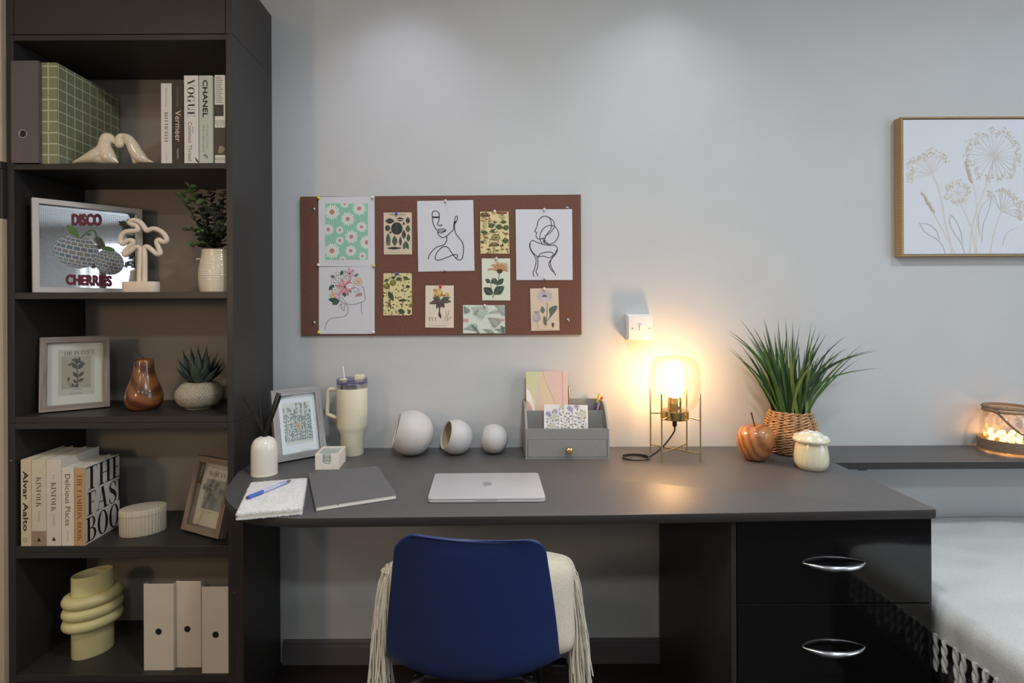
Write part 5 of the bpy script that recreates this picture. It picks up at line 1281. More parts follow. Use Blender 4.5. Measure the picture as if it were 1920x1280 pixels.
# ================================================================ TOP SHELF: BINDERS, HANDS, BOOKS
def lever_binder(name, label, X0, X1, Y0, dep, z, h_, cover, ringpos=None, rivets=(), hole_r=.0135):
    t = thing(name, label, 'binder', ((X0 + X1) / 2, Y0 + dep / 2, z))
    th = .0028
    B().box(X0, X1, Y0, Y0 + th, z, z + h_, .001).build('spine', cover, t)
    B().box(X0, X0 + th, Y0 + th, Y0 + dep, z, z + h_, .0008).build('cover_board', cover, t); B().box(X1 - th, X1, Y0 + th, Y0 + dep, z, z + h_, .0008).build('cover_board', cover, t)
    B().box(X0 + th + .004, X1 - th - .004, Y0 + .02, Y0 + dep - .012, z + .006, z + h_ - .012).build('paper_block', paper_m, t)
    if ringpos is not None:
        M = Matrix.Rotation(pi / 2, 4, 'X')
        B().lathe([(hole_r * .74, .0004), (hole_r * .8, .002), (hole_r * .95, .002), (hole_r, .0002)], 24, (ringpos[0], Y0, ringpos[1]), M=M).build('finger_ring', silver, t, 50)
        B().lathe([(0, .0006), (hole_r * .78, .0006)], 24, (ringpos[0], Y0, ringpos[1]), M=M).build('finger_hole', blackmetal, t)
    for rx, rz in rivets: B().lathe([(0, .0014), (.002, .001), (.0026, 0)], 10, (rx, Y0, rz), M=Matrix.Rotation(pi / 2, 4, 'X')).build('rivet', brass, t)
    return t
YG = YB - .010
gx0 = XI0 + .0008; gx1 = P(72, 300, YG).x; rp = P(43.6, 251, YG)
lever_binder('lever_binder', 'dark grey lever arch binder with chrome finger ring on the top shelf', gx0, gx1, YG, .285, ZT, P(45, 113.5, YG).z - ZT, mat('grey_binder_card', (92, 88, 88), .55, var=.03), (rp.x, rp.z))
# sage check binder: grid lines from object coordinates
def check_mat():
    m = bpy.data.materials.new('sage_check'); m.use_nodes = True; nt = m.node_tree; N = nt.nodes; L = nt.links; b = N['Principled BSDF']; b.inputs['Roughness'].default_value = .55
    tc = N.new('ShaderNodeTexCoord'); sp = N.new('ShaderNodeSeparateXYZ'); L.new(tc.outputs['Object'], sp.inputs[0])
    outs = []
    for i, (per, off) in enumerate(((.0335, .0045), (.0335, .004), (.0335, .008))):
        ad = N.new('ShaderNodeMath'); ad.operation = 'ADD'; ad.inputs[1].default_value = off + per * 40; L.new(sp.outputs[i], ad.inputs[0])
        mo = N.new('ShaderNodeMath'); mo.operation = 'MODULO'; mo.inputs[1].default_value = per; L.new(ad.outputs[0], mo.inputs[0])
        lt_ = N.new('ShaderNodeMath'); lt_.operation = 'LESS_THAN'; lt_.inputs[1].default_value = .0034; L.new(mo.outputs[0], lt_.inputs[0]); outs.append(lt_)
    ge = N.new('ShaderNodeNewGeometry'); sn = N.new('ShaderNodeSeparateXYZ'); L.new(ge.outputs['Normal'], sn.inputs[0])
    def masked(o_, i):       # lines of an axis only show on faces that run along it
        ab = N.new('ShaderNodeMath'); ab.operation = 'ABSOLUTE'; L.new(sn.outputs[i], ab.inputs[0]); l2 = N.new('ShaderNodeMath'); l2.operation = 'LESS_THAN'; l2.inputs[1].default_value = .5; L.new(ab.outputs[0], l2.inputs[0])
        mu = N.new('ShaderNodeMath'); mu.operation = 'MULTIPLY'; L.new(o_.outputs[0], mu.inputs[0]); L.new(l2.outputs[0], mu.inputs[1]); return mu
    ms = [masked(o_, i) for i, o_ in enumerate(outs)]
    m1 = N.new('ShaderNodeMath'); m1.operation = 'MAXIMUM'; m2 = N.new('ShaderNodeMath'); m2.operation = 'MAXIMUM'
    L.new(ms[0].outputs[0], m1.inputs[0]); L.new(ms[1].outputs[0], m1.inputs[1]); L.new(m1.outputs[0], m2.inputs[0]); L.new(ms[2].outputs[0], m2.inputs[1])
    mx = N.new('ShaderNodeMix'); mx.data_type = 'RGBA'; L.new(m2.outputs[0], mx.inputs[0]); mx.inputs[6].default_value = lin((132, 134, 102)); mx.inputs[7].default_value = lin((190, 196, 166)); L.new(mx.outputs[2], b.inputs['Base Color'])
    return m
cx_0 = P(78, 300, YB + .002).x; cx_1 = P(107.5, 300, YB + .002).x
lever_binder('lever_binder', 'sage green checked lever arch binder beside the grey binder', cx_0, cx_1, YB + .002, .283, ZT, P(90, 116.5, YB).z - ZT, check_mat(), None, [(P(90, 178, YB).x, P(90, 178, YB).z), (P(90, 246, YB).x, P(90, 246, YB).z)])

# pair of hands / arch sculpture: two soft forms meeting, grown from chains of balls
glz = mat('ivory_glaze', (222, 208, 184), .18, var=.02, scale=10, coat=.5)
YH = YB + .045
def soft_form(name, label, chains, ox, oy, s):
    vs = B()
    for ch_ in chains:
        pts = spline(ch_, 7); P3 = []; R3 = []
        for x, y, r_ in pts:
            p = P(ox + x / s, oy + y / s, YH); rr = max(.002, 1.12 * r_ / s / F * YH); P3.append(p); R3.append(rr)
        for p, rr in zip(P3, R3): vs.sphere(p, rr, 14, 9, sy=.92)
    me = bpy.data.meshes.new('tmp'); me.from_pydata([tuple(v) for v in vs.v], [], vs.f); ob = bpy.data.objects.new('tmp', me); col.objects.link(ob)
    rm = ob.modifiers.new('r', 'REMESH'); rm.mode = 'VOXEL'; rm.voxel_size = .0022
    sm_ = ob.modifiers.new('s', 'SMOOTH'); sm_.factor = .6; sm_.iterations = 8
    bpy.context.view_layer.update(); ev = ob.evaluated_get(bpy.context.evaluated_depsgraph_get()); m2 = bpy.data.meshes.new_from_object(ev)
    bpy.data.objects.remove(ob)
    for v in m2.vertices: v.co.z = max(v.co.z, ZT + .0002)
    m2.materials.append(glz); m2.polygons.foreach_set('use_smooth', [True] * len(m2.polygons))
    o = bpy.data.objects.new(name, m2); col.objects.link(o)
    return tag(o, label, 'sculpture', 'pair of touching ivory sculptures')
soft_form('hand_sculpture', 'ivory glazed abstract hand sculpture, broad-based half of the touching pair', [[(150, 725, 12), (250, 690, 36), (400, 650, 72), (560, 600, 110), (690, 520, 112), (740, 400, 100), (770, 300, 100), (830, 270, 66), (890, 315, 46), (920, 360, 32)], [(740, 480, 110), (790, 600, 118), (870, 660, 70), (970, 715, 18)], [(560, 640, 80), (740, 660, 80), (860, 700, 40)]], 120, 230, 9.6)
soft_form('hand_sculpture', 'ivory glazed abstract hand sculpture, slim half ending in a rounded ball', [[(1010, 385, 78), (985, 330, 62), (1015, 262, 60), (1080, 240, 46), (1160, 290, 70), (1230, 400, 92), (1290, 520, 100), (1370, 620, 96), (1450, 670, 56), (1610, 712, 10)], [(1290, 560, 84), (1290, 690, 52), (1240, 715, 20)]], 120, 230, 9.6)

def book(name, label, x0, x1, ytop, Yf, z, dep, cover, spine_art=None, tilt=0.0, side_art=None, spine_c=None, page=None):
    """upright book, spine towards the room"""
    X0, X1 = P(x0, 500, Yf).x + .0004, P(x1, 500, Yf).x - .0004; h_ = P((x0 + x1) / 2, ytop, Yf).z - z; wd = X1 - X0
    t = thing(name, label, 'book', M=Matrix.Translation((X0, Yf, z)) @ Matrix.Rotation(tilt, 4, 'Z'))
    th = min(.0026, wd * .12)
    B().box(0, wd, 0, th, 0, h_, .0008).build('spine', spine_c or cover, t, world=False)
    B().box(0, th, th, dep, 0, h_, .0006).build('cover_board', cover, t, world=False); B().box(wd - th, wd, th, dep, 0, h_, .0006).build('cover_board', cover, t, world=False)
    B().box(th + .0002, wd - th - .0002, th + .0002, dep - .004, .003, h_ - .003).build('pages', page or paper_m, t, world=False)
    if spine_art:
        # art coordinates: x runs down the spine from its top, y across from left to right
        a = Art((0, 0, h_), (0, 0, -1), (1, 0, 0)); spine_art(a, h_, wd); a.build('spine_lettering', t, world=False)
    if side_art:
        a = Art((wd, 0, 0), (0, 1, 0), (0, 0, 1), clip=(0, 0, dep, h_)); side_art(a, dep, h_); a.build('cover_lettering', t, world=False)
    return t
def W(c_, r_=.45): return mat('cover_%02x%02x%02x' % c_, c_, r_, var=.015, scale=50)
YK1 = YB + .006
def sp_a(a, h, w_):
    a.text('Barbara Deimling', h * .06, w_ * .40, h * .29, w_ * .58, (120, 116, 112)); a.text('BOTTICELLI', h * .36, w_ * .32, h * .73, w_ * .66, (70, 68, 68), 'serif'); a.text('TASCHEN', h * .86, w_ * .44, h * .96, w_ * .56, (120, 116, 112))
book('book', 'slim white art book at the end of the upper row, beside the black spine', 302.8, 323.3, 156, YK1, ZT, .21, W((214, 210, 204)), sp_a)
def sp_b(a, h, w_):
    a.text('Norbert Schneider', h * .05, w_ * .44, h * .30, w_ * .56, (150, 120, 96)); a.text('Vermeer', h * .34, w_ * .28, h * .73, w_ * .80, (218, 200, 178)); a.text('TASCHEN', h * .81, w_ * .42, h * .94, w_ * .58, (200, 196, 188))
book('book', 'black-spined book with tan lettering in the upper row', 323.6, 345, 156, YK1, ZT, .21, W((46, 38, 34)), sp_b)
def sp_c(a, h, w_):
    a.text('VOGUE', h * .04, w_ * .24, h * .47, w_ * .76, (26, 25, 25), 'serif'); a.text('Our', h * .585, w_ * .56, h * .655, w_ * .70, (92, 90, 88)); a.text('Common Thread', h * .53, w_ * .28, h * .97, w_ * .56, (84, 82, 80))
    a.blob([(h * .93, w_ * .78), (h * .965, w_ * .82), (h * .995, w_ * .99), (h * .975, w_ * .99)], (28, 27, 27))
book('book', 'tall white book with large black serif capitals down its spine', 346, 373.2, 141.3, YK1, ZT, .225, W((216, 212, 206)), sp_c)
def sp_d(a, h, w_):
    a.text('CHANEL', h * .055, w_ * .29, h * .475, w_ * .65, (22, 22, 22), bold=.05); a.text('COLLECTIONS', h * .56, w_ * .56, h * .83, w_ * .68, (112, 114, 106)); a.text('AND CREATIONS', h * .56, w_ * .27, h * .87, w_ * .39, (96, 98, 90))
    a.ell(h * .91, w_ * .47, h * .016, w_ * .09, (26, 26, 26)); a.ell(h * .925, w_ * .55, h * .016, w_ * .09, (26, 26, 26)); a.ell(h * .915, w_ * .5, h * .011, w_ * .05, (190, 194, 180)); a.ell(h * .928, w_ * .54, h * .006, w_ * .04, (190, 194, 180))
book('book', 'pale grey-green book with bold black capitals in the upper row', 374.2, 399.6, 141.3, YK1, ZT, .225, W((186, 190, 176)), sp_d)
def sp_e(a, h, w_):
    for i in range(15): a.rect(h * (.02 + .0205 * i), w_ * .08, h * (.027 + .0205 * i), w_ * (.62 + .2 * ((i * 7) % 5) / 5), (96, 92, 86))
    a.rect(h * .335, 0, h * .465, w_ * .84, (62, 54, 46))
    for i in range(12): a.rect(h * .51, w_ * (.06 + .078 * i), h * (.55 + .02 * (i % 4)), w_ * (.09 + .078 * i), (140, 134, 124))
    a.rect(h * .595, 0, h * .905, w_, (74, 62, 50)); a.blob([(h * .80, w_ * .5), (h * .83, w_ * .95), (h * .88, w_ * .7), (h * .875, w_ * .3)], (142, 124, 100))
    for i in range(12): a.rect(h * .93, w_ * (.06 + .078 * i), h * (.965 + .012 * (i % 3)), w_ * (.09 + .078 * i), (140, 134, 124))
book('book', 'black and white collage-covered book next to the bookcase side', 403.5, 424, 140.5, YK1 + .002, ZT, .2, W((220, 214, 202)), sp_e)

# ================================================================ SECOND SHELF: MIRROR PRINT, PALM LAMP, EUCALYPTUS
def picture_frame(name, label, W_, H_, bw, dep, BL, BR, lean, fm, fill, art, mount=None, window=None, stand=True, glass=True):
    """frame standing on its back-bottom edge between base points BL and BR; art gets an Art in metres, origin at lower left of the frame"""
    d = (BR - BL); rz = atan2(d.y, d.x)
    M = Matrix.Translation(BL) @ Matrix.Rotation(rz, 4, 'Z') @ Matrix.Rotation(-lean, 4, 'X') @ Matrix.Translation((0, 0, 0))
    t = thing(name, label, 'picture frame', M=M)
    y0, y1 = -dep, 0.0
    fm = fm if isinstance(fm, tuple) else (fm, fm)
    for ri, pts in enumerate(([(0, 0), (W_, 0), (W_ - bw, bw), (bw, bw)], [(bw, H_ - bw), (W_ - bw, H_ - bw), (W_, H_), (0, H_)], [(0, 0), (bw, bw), (bw, H_ - bw), (0, H_)], [(W_ - bw, bw), (W_, 0), (W_, H_), (W_ - bw, H_ - bw)])):
        B().prism(pts, 'y', y0, y1, .0006).build('frame_rail', fm[ri // 2], t, world=False)
    yb_ = y1 - .006
    bk_ = B().box(bw * .8, W_ - bw * .8, yb_, y1 - .001, bw * .8, H_ - bw * .8).build('picture', fill, t, world=False)
    a = Art((0, yb_, 0), (1, 0, 0), (0, 0, 1))
    art(a, W_, H_); a.build('artwork', t, world=False)
    if glass: B().box(bw * .9, W_ - bw * .9, y0 + .004, y0 + .0055, bw * .9, H_ - bw * .9).build('glass', clear('frame_glass', (250, 252, 252), .08), t, world=False)
    if stand and lean > .05:
        hh_ = H_ * .62; L_ = hh_ * sin(lean); B().prism([(0.0005, 0.30 * H_), (.0005, hh_), (hh_ * math.tan(lean) * 1.25, 0 - 0 + hh_ * math.tan(lean) * 1.25 * math.tan(lean)), (hh_ * math.tan(lean) * 1.1, hh_ * math.tan(lean) * 1.1 * math.tan(lean))], 'x', W_ * .42, W_ * .58, 0).build('back_strut', blackmetal, t, world=False)
    return t
fl_ = P(60, 546.5, YB + .022); fr_ = P(266, 540, YK - .055)
BLp = Vector((fl_.x, fl_.y, Z2)); BRp = Vector((fr_.x, fr_.y, Z2)); Wf = (BRp - BLp).length; Hf = P(57, 370.5, YB + .022).z - Z2
mirror_m = mat('mirror_glass', (226, 228, 230), .04, 1.0, var=.005)
def disco(a, W_, H_):
    f = lambda x, y: ((x - 48) / (1400 - 48) * W_, (1225 - y) / (1225 - 70) * H_)
    s = W_ / 1352
    # the photo coordinates are foreshortened: undo that by interpolating the frame's receding edges
    def f(x, y):
        u = (x - 55) / (1405 - 55); u = max(-.1, min(1.1, u)); dep_ = 1 + .165 * 1.0
        t_ = u * 1.0 / (1.165 - .165 * u)
        yt = 68 + (212 - 68) * u; yb = 1228 + (1188 - 1228) * u
        return (t_ * W_, (yb - y) / (yb - yt) * H_)
    a.mp = lambda x, y: f(x, y)
    gl_ = (150, 156, 158)
    for i in range(46):
        x = 128 + (1305 - 128) * i / 45
        a.polys([[(x, 178 + (x - 128) * .105), (x + 2.4, 178 + (x - 128) * .105), (x + 2.4, 1178), (x, 1178)]], gl_)
    for i in range(42):
        k = i / 41; a.polys([[(128, 180 + 990 * k), (1305, 300 + 860 * k), (1305, 302.4 + 860 * k), (128, 182.4 + 990 * k)]], gl_)
    red = (104, 24, 44)
    def ball(cx, cy, rx, ry, rot, n, m_):
        a.ell(cx, cy, rx, ry, (196, 200, 200), rot, 40)
        for j in range(n):
            p0 = -pi / 2 + pi * j / n; p1 = -pi / 2 + pi * (j + 1) / n
            for i in range(m_):
                l0 = -pi / 2 + pi * (i + (.5 if j % 2 else 0)) / m_; l1 = l0 + pi / m_
                q0_, q1_ = p0 + .1 * (p1 - p0), p1 - .1 * (p1 - p0); k0, k1 = l0 + .07 * (l1 - l0), min(pi / 2, l1 - .07 * (l1 - l0))
                if k1 <= k0: continue
                L = []
                for ph, lm in ((q0_, k0), (q0_, k1), (q1_, k1), (q1_, k0)):
                    x = rx * cos(ph) * sin(lm); y = ry * sin(ph) + ry * .10 * cos(ph) * cos(lm)
                    L.append((cx + x * cos(rot) - y * sin(rot), cy + x * sin(rot) + y * cos(rot)))
                hsh = (i * 37 + j * 61) % 17; c_ = [(112, 118, 122), (104, 112, 124), (124, 128, 128), (98, 118, 122), (118, 112, 128), (128, 128, 118)][hsh % 6]
                a.polys([L], c_)
    ball(612, 715, 282, 195, .16, 11, 9); ball(1010, 830, 182, 148, .2, 11, 8)
    grn, gd = (84, 118, 44), (74, 98, 48)
    a.blob([(500, 402), (560, 410), (615, 455), (645, 510), (640, 555), (590, 530), (525, 475)], grn, 4); a.stroke([(660, 560), (720, 505), (770, 468), (830, 458), (860, 510), (895, 605), (935, 680)], 15, gd, 5); a.blob([(740, 505), (775, 490), (800, 512), (770, 520)], gd, 4); a.blob([(930, 655), (1000, 645), (1060, 665), (1085, 695), (1020, 705), (960, 685)], grn, 4)
    for st, x0, y0, x1, y1 in (('DISCO', 560, 395, 930, 268), ('CHERRIES', 476, 1110, 1042, 998)):
        a.text(st, x0 + 8, y0, x1 - 8, y1, red, bold=.085)
picture_frame('mirror_print', 'silver-framed mirror print of disco-ball cherries on the second shelf', Wf, Hf, .0165, .020, BLp, BRp, radians(2.4), mat('silver_frame', (196, 192, 186), .45, var=.02), mirror_m, disco, stand=False, glass=False)

YPL = YB + .035
pl_m = mat('blush_silicone', (226, 210, 190), .6, var=.02, scale=20)
plm = thing('palm_tree_lamp', 'cream neon-style palm tree lamp on an oval base', 'lamp', (P(265, 540, YPL).x, YPL, Z2))
o0, o1 = P(231.5, 546, YPL), P(298, 546, YPL); zpb = P(265, 528, YPL).z
hw_ = (o1.x - o0.x) / 2; cxp = (o0.x + o1.x) / 2
B().prism(rrect(cxp - hw_, cxp + hw_, YPL - .022, YPL + .022, .0215, 8), 'z', Z2, zpb, .0015).build('base', pl_m, plm, 40)
pth = [(948, 800), (950, 700), (955, 600), (952, 562), (925, 556), (885, 585), (850, 608), (848, 588), (880, 552), (905, 528), (900, 512), (868, 512), (838, 532), (820, 515), (826, 478), (858, 450), (905, 446), (938, 440), (930, 412), (892, 398), (888, 380), (915, 372), (955, 388), (985, 425), (1000, 444), (1040, 430), (1085, 442), (1118, 470), (1134, 505), (1112, 522), (1082, 506), (1066, 520), (1078, 560), (1090, 595), (1066, 602), (1030, 572), (1000, 552), (984, 562), (984, 620), (984, 700), (984, 800)]
pts = [tuple(P(x / 3.623, 310 + y / 3.623, YPL)) for x, y in pth]; pts = [(p[0], p[1], max(p[2], zpb - .004)) for p in pts]
B().tube(spline(pts, 4), .0076, 12).build('tube', pl_m, plm, 70)

YV = YB + .070; VX = P(411, 500, YV).x; sV = F / YV / kx(411); zv = lambda y: P(411, y, YV).z; zV1 = zv(469)
vgl = mat('cream_vase_glaze', (222, 210, 188), .15, var=.03, scale=30, coat=.5)
vt = thing('ribbed_vase', 'cream glazed vase with fine horizontal ribs at the second shelf end', 'vase', (VX, YV, Z2))
hV = zV1 - Z2
pv = spline([(0, Z2), (33 / sV, Z2), (37 / sV, Z2 + .004), (39.5 / sV, Z2 + hV * .3), (39.8 / sV, Z2 + hV * .45), (37 / sV, Z2 + hV * .68), (33.5 / sV, Z2 + hV * .9), (33.5 / sV, zV1)], 12)
pv = [(max(0, r_ + (.0005 * sin(z * 2 * pi / .0068) if r_ > .03 else 0)), z) for r_, z in pv] + [(30.5 / sV, zV1), (30 / sV, zV1 - .03), (0, zV1 - .03)]
B().lathe(pv, 48, (VX, YV, 0)).build('body', vgl, vt, 60)
q = P(368, 485.5, YV); B().tube([(VX - 33 / sV, YV, q.z), (q.x + .004, YV, q.z), (q.x, YV, q.z - .001)], [.004, .0034, .002], 10).build('lug', vgl, vt, 60)
B().tube([(VX + 33 / sV, YV, q.z), (VX + 42 / sV, YV, q.z)], [.004, .0024], 10).build('lug', vgl, vt, 60)
et = thing('eucalyptus_bunch', 'bunch of dark green eucalyptus stems standing in the ribbed vase', 'foliage', (VX, YV, zV1 - .028))
random.seed(23)
lf = [mat('euca_a', (62, 74, 56), .5, var=.2, scale=30), mat('euca_b', (84, 98, 76), .5, var=.2, scale=30), mat('euca_c', (96, 116, 72), .5, var=.2, scale=30), mat('euca_d', (50, 60, 48), .5, var=.2, scale=30)]
LM = []
for m in lf:
    vs = [(0, 0, 0)]; n = 10
    for i in range(n):
        an = 2 * pi * i / n; vs.append((.009 + .0095 * cos(an), .0090 * sin(an), .0022 * sin(an) ** 2))
    me = bpy.data.meshes.new('leaf'); me.from_pydata([(.009, 0, -.0008)] + vs[1:], [], [(0, 1 + i, 1 + (i + 1) % n) for i in range(n)]); me.materials.append(m); LM.append(me)
stems = [((357, 352), .00), ((336, 366), -.02), ((392, 352), .02), ((420, 364), .01), ((355, 430), -.035), ((358, 462), -.03), ((404, 384), -.03), ((424, 404), -.02), ((375, 372), .03)]
for si, ((px, py), dy_) in enumerate(stems):
    tp = P(px, py, YV + dy_); b0_ = Vector((VX + random.uniform(-.008, .008), YV + random.uniform(-.008, .008), zV1 - .027)); rim = Vector((VX + (tp.x - VX) * .28, YV + dy_ * .4, zV1 + .004))
    sp_ = [Vector(p) for p in spline([tuple(b0_), tuple(rim), tuple(rim.lerp(tp, .5) + Vector((.004 if px < 400 else -.002, 0, .012))), tuple(tp)], 8)]
    B().tube(sp_, .0013, 6).build('stem', stem_m, et, 70)
    n = max(5, int((tp - rim).length / .0135))
    for k in range(n):
        t = .30 + .70 * (k + 1) / n; i = min(len(sp_) - 2, int(t * (len(sp_) - 1))); p = sp_[i].lerp(sp_[i + 1], t * (len(sp_) - 1) - i)
        for s_ in (0, pi):
            an = k * 1.35 + s_ + random.uniform(-.3, .3); sc_l = random.uniform(.75, 1.15) * (1.12 - .35 * t)
            m = random.choice(LM[:2] + [LM[3]]) if not (si in (0, 1, 4, 5) and t > .7) else LM[2]
            o_ = bpy.data.objects.new('leaf', m); col.objects.link(o_); o_.parent = et
            o_.matrix_local = TM[et.name].inverted() @ (Matrix.Translation(p) @ Matrix.Rotation(an, 4, 'Z') @ Matrix.Rotation(random.uniform(-.9, .1), 4, 'Y') @ Matrix.Rotation(random.uniform(-.7, .7), 4, 'X') @ Matrix.Scale(sc_l * 1.55, 4))
            if p.x + .02 * cos(an) > XI1 - .004 or p.z > ZT - .03: o_.matrix_local = TM[et.name].inverted() @ (Matrix.Translation(p) @ Matrix.Rotation(pi + random.uniform(-.5, .5), 4, 'Z') @ Matrix.Rotation(.3, 4, 'Y') @ Matrix.Scale(sc_l * 1.1, 4))

# ================================================================ THIRD SHELF: PLANT PRINT, PEAR, SUCCULENT
grey_wood = rail_wood('grey_washed_wood', (112, 102, 94), (154, 143, 133))
mount_m = mat('mount_card', (226, 220, 208), .8, var=.01)
def plant_art(a, W_, H_):
    f = lambda x, y: ((x - 270) / 480 * W_, (780 - y) / 500 * H_)
    a.mp = f
    a.rect(392, 680, 640, 368, (200, 194, 180)); a.rect(412, 635, 614, 412, (176, 166, 148)); a.text('THE PLANT', 428, 405, 605, 380, (84, 80, 74), 'serif')
    dk_ = (72, 68, 62)
    a.stroke([(525, 628), (522, 560), (518, 500), (520, 440)], 7, dk_)
    for x, y, L, w_, an in ((520, 500, 62, 14, -2.3), (522, 505, 66, 15, -.8), (520, 470, 50, 12, -1.9), (520, 470, 54, 12, -1.2), (520, 560, 50, 12, -2.2), (523, 560, 60, 12, -.7), (522, 590, 48, 11, -.4), (520, 600, 40, 10, -2.4), (495, 628, 36, 10, -1.9), (505, 628, 30, 10, -.9)): a.leaf(x, y, L, w_, an, dk_, (120, 114, 102))
    for x, y in ((495, 440), (545, 455), (470, 470), (565, 470)): a.ell(x, y, 13, 8, (96, 90, 82))
    a.stroke([(480, 628), (465, 600), (462, 575)], 4, dk_); a.ell(462, 568, 8, 12, dk_)
    a.polys([[(x, 640), (x + 6, 640), (x + 6, 645), (x, 645)] for x in range(490, 545, 9)], (120, 112, 100)); a.polys([[(x, 665), (x + 6, 665), (x + 6, 670), (x, 670)] for x in range(475, 555, 9)], (120, 112, 100)); a.polys([[(x, 616), (x + 6, 616), (x + 6, 620), (x, 620)] for x in range(578, 606, 9)], (120, 112, 100))
BLp = G(72.3, 776, Z3); BRp = G(206.5, 764, Z3); Wf = (BRp - BLp).length; 
bk_dir = Vector((-(BRp - BLp).y, (BRp - BLp).x, 0)).normalized()
off = bk_dir * .018
picture_frame('picture_frame', 'grey wooden frame with a pressed plant print headed in serif capitals', Wf, .236, .019, .020, BLp + off, BRp + off, radians(11), grey_wood, mount_m, plant_art)
pear_m = wood('pear_wood', (84, 48, 25), (138, 84, 42), 8, 3.5, .25, .6, rot=(.2, .9, .4))
pe = G(270, 771, Z3); PY_ = pe.y + .04; PX_ = P(270, 730, PY_).x; sP = F / PY_ / kx(270); hP = P(270, 672, PY_).z - Z3
pt_ = thing('wooden_pear', 'polished brown wooden pear ornament with thin bent stem', 'ornament', (PX_, PY_, Z3))
B().lathe([(max(0, p[0]), Z3 + p[1] * hP) for p in spline([(0, 0), (22 / sP, 0), (33 / sP, .06), (37.6 / sP, .2), (36 / sP, .36), (28 / sP, .55), (21.5 / sP, .74), (19.5 / sP, .9), (17.5 / sP, .98), (9 / sP, 1.0), (0, .97)], 5)], 44, (PX_, PY_, 0)).build('body', pear_m, pt_, 80)
sp_ = [tuple(Vector((PX_, PY_, Z3 + hP * .97))), tuple(P(266, 667, PY_)), tuple(P(256, 660, PY_)), tuple(P(249, 655.5, PY_))]
B().tube(spline(sp_, 5), .0021, 8).build('stem', stem_m, pt_, 70)
su = G(375, 770, Z3); SY = su.y + .055; SX = P(375, 740, SY).x; sS = F / SY; zS = lambda y: P(375, y, SY).z; hS = zS(715) - Z3; rS = 46.8 / sS * kx(375)
st_ = thing('potted_succulent', 'dark green spiky succulent in a rounded textured pot', 'potted plant', (SX, SY, Z3))
def dimple(r_, z, an):
    t = (z - Z3) / hS
    if .12 < t < .95 and r_ > .03: return r_ + .0017 * sin(an * 40 + t * 6) * sin(t * pi * 17)
    return r_
pot_p = [(max(0, p[0]), p[1]) for p in spline([(0, Z3), (rS * .52, Z3), (rS * .60, Z3 + hS * .04), (rS * .86, Z3 + hS * .2), (rS, Z3 + hS * .46), (rS * .97, Z3 + hS * .66), (rS * .76, Z3 + hS * .9), (rS * .56, Z3 + hS), (rS * .52, Z3 + hS)], 14)] + [(rS * .5, Z3 + hS * .9), (0, Z3 + hS * .9)]
B().lathe(pot_p, 144, (SX, SY, 0), fn=dimple).build('pot', mat('grey_textured_pot', (158, 150, 130), .7, var=0, c2=(184, 176, 156), scale=160), st_, 80)
suc_m = mat('succulent_green', (48, 66, 56), .5, var=.15, scale=30); suc_m2 = mat('succulent_light', (74, 94, 80), .5, var=.15, scale=30)
def fat_leaf(base, tip, w_, m):
    base, tip = Vector(base), Vector(tip); d = (tip - base); L = d.length; d.normalize(); up = Vector((0, 0, 1)); sd = d.cross(up); sd = sd.normalized() if sd.length > .05 else Vector((1, 0, 0)); nn = sd.cross(d)
    n = 8; vs = []; fs = []
    for i in range(n + 1):
        t = i / n; ww = w_ * (sin(pi * (.18 + .75 * t ** .8)) if t < 1 else 0) * (1 if t < .7 else (1 - t) / .3 * .9 + .05); p = base + d * L * t - nn * .10 * L * sin(pi * t) * .5
        for a_ in range(8):
            q = 2 * pi * a_ / 8; vs.append(p + sd * ww * cos(q) + nn * ww * .42 * sin(q))
    for i in range(n):
        for a_ in range(8): fs.append((i * 8 + a_, i * 8 + (a_ + 1) % 8, (i + 1) * 8 + (a_ + 1) % 8, (i + 1) * 8 + a_))
    B().add(vs, fs).build('leaf', m, st_, 80)
random.seed(6); cz = zS(716)
ltips = [(328, 687, 0, .10), (332, 671, .03, .0), (342, 655, .05, 0), (357, 648, .05, 0), (371, 646, .03, 0), (388, 646, .06, 0), (409, 656, .03, 0), (414, 671, .05, 0), (419, 677, -.02, 0), (423, 686, .0, 0), (336, 680, -.045, 0), (412, 683, -.05, 0), (372, 690, -.085, 0), (352, 668, -.03, 0), (393, 665, -.03, 0), (372, 662, -.01, 0), (345, 676, .0, 0), (402, 668, .0, 0), (360, 676, -.06, 0), (388, 678, -.06, 0)]
for px, py, dy_, _ in ltips:
    tp = P(px, py, SY + dy_); b_ = Vector((SX + (tp.x - SX) * .12, SY + dy_ * .12, cz - .006)); fat_leaf(b_, tp, .0125 if dy_ > -.05 else .0145, suc_m if dy_ > -.04 else suc_m2)
for i in range(8):
    an = 2 * pi * i / 8 + .2; fat_leaf((SX + .006 * cos(an), SY + .006 * sin(an), cz - .006), (SX + .062 * cos(an), SY + .055 * sin(an), cz + .035), .0125, suc_m)

# ================================================================ FOURTH SHELF: BOOKS, OVAL BOX, FLOWER FRAME
YK2 = YB + .004; tan_b = (196, 178, 150)
def s1(a, h, w_):
    a.text('Alvar Aalto', h * .135, w_ * .24, h * .825, w_ * .70, (26, 24, 24), bold=.045)
    a.polys([[(h * y, w_ * x), (h * (y + .008), w_ * x), (h * (y + .008), w_ * (x + .08)), (h * y, w_ * (x + .08))] for y in (.905, .925, .945) for x in (.2, .3, .4, .5, .6)], (120, 108, 92))
book('book', 'thick cream book with bold rounded black lettering against the bookcase side', 36.7, 56.6, 861.5, YK2, Z4, .17, W((212, 196, 166)), s1)
def s2(a, h, w_):
    a.text('KINFOLK', h * .20, w_ * .32, h * .55, w_ * .66, (84, 78, 70), 'serif')
kb = book('book', 'cream book with a tan band at the spine foot', 57, 84.6, 862, YK2, Z4, .165, W((212, 200, 178)), s2)
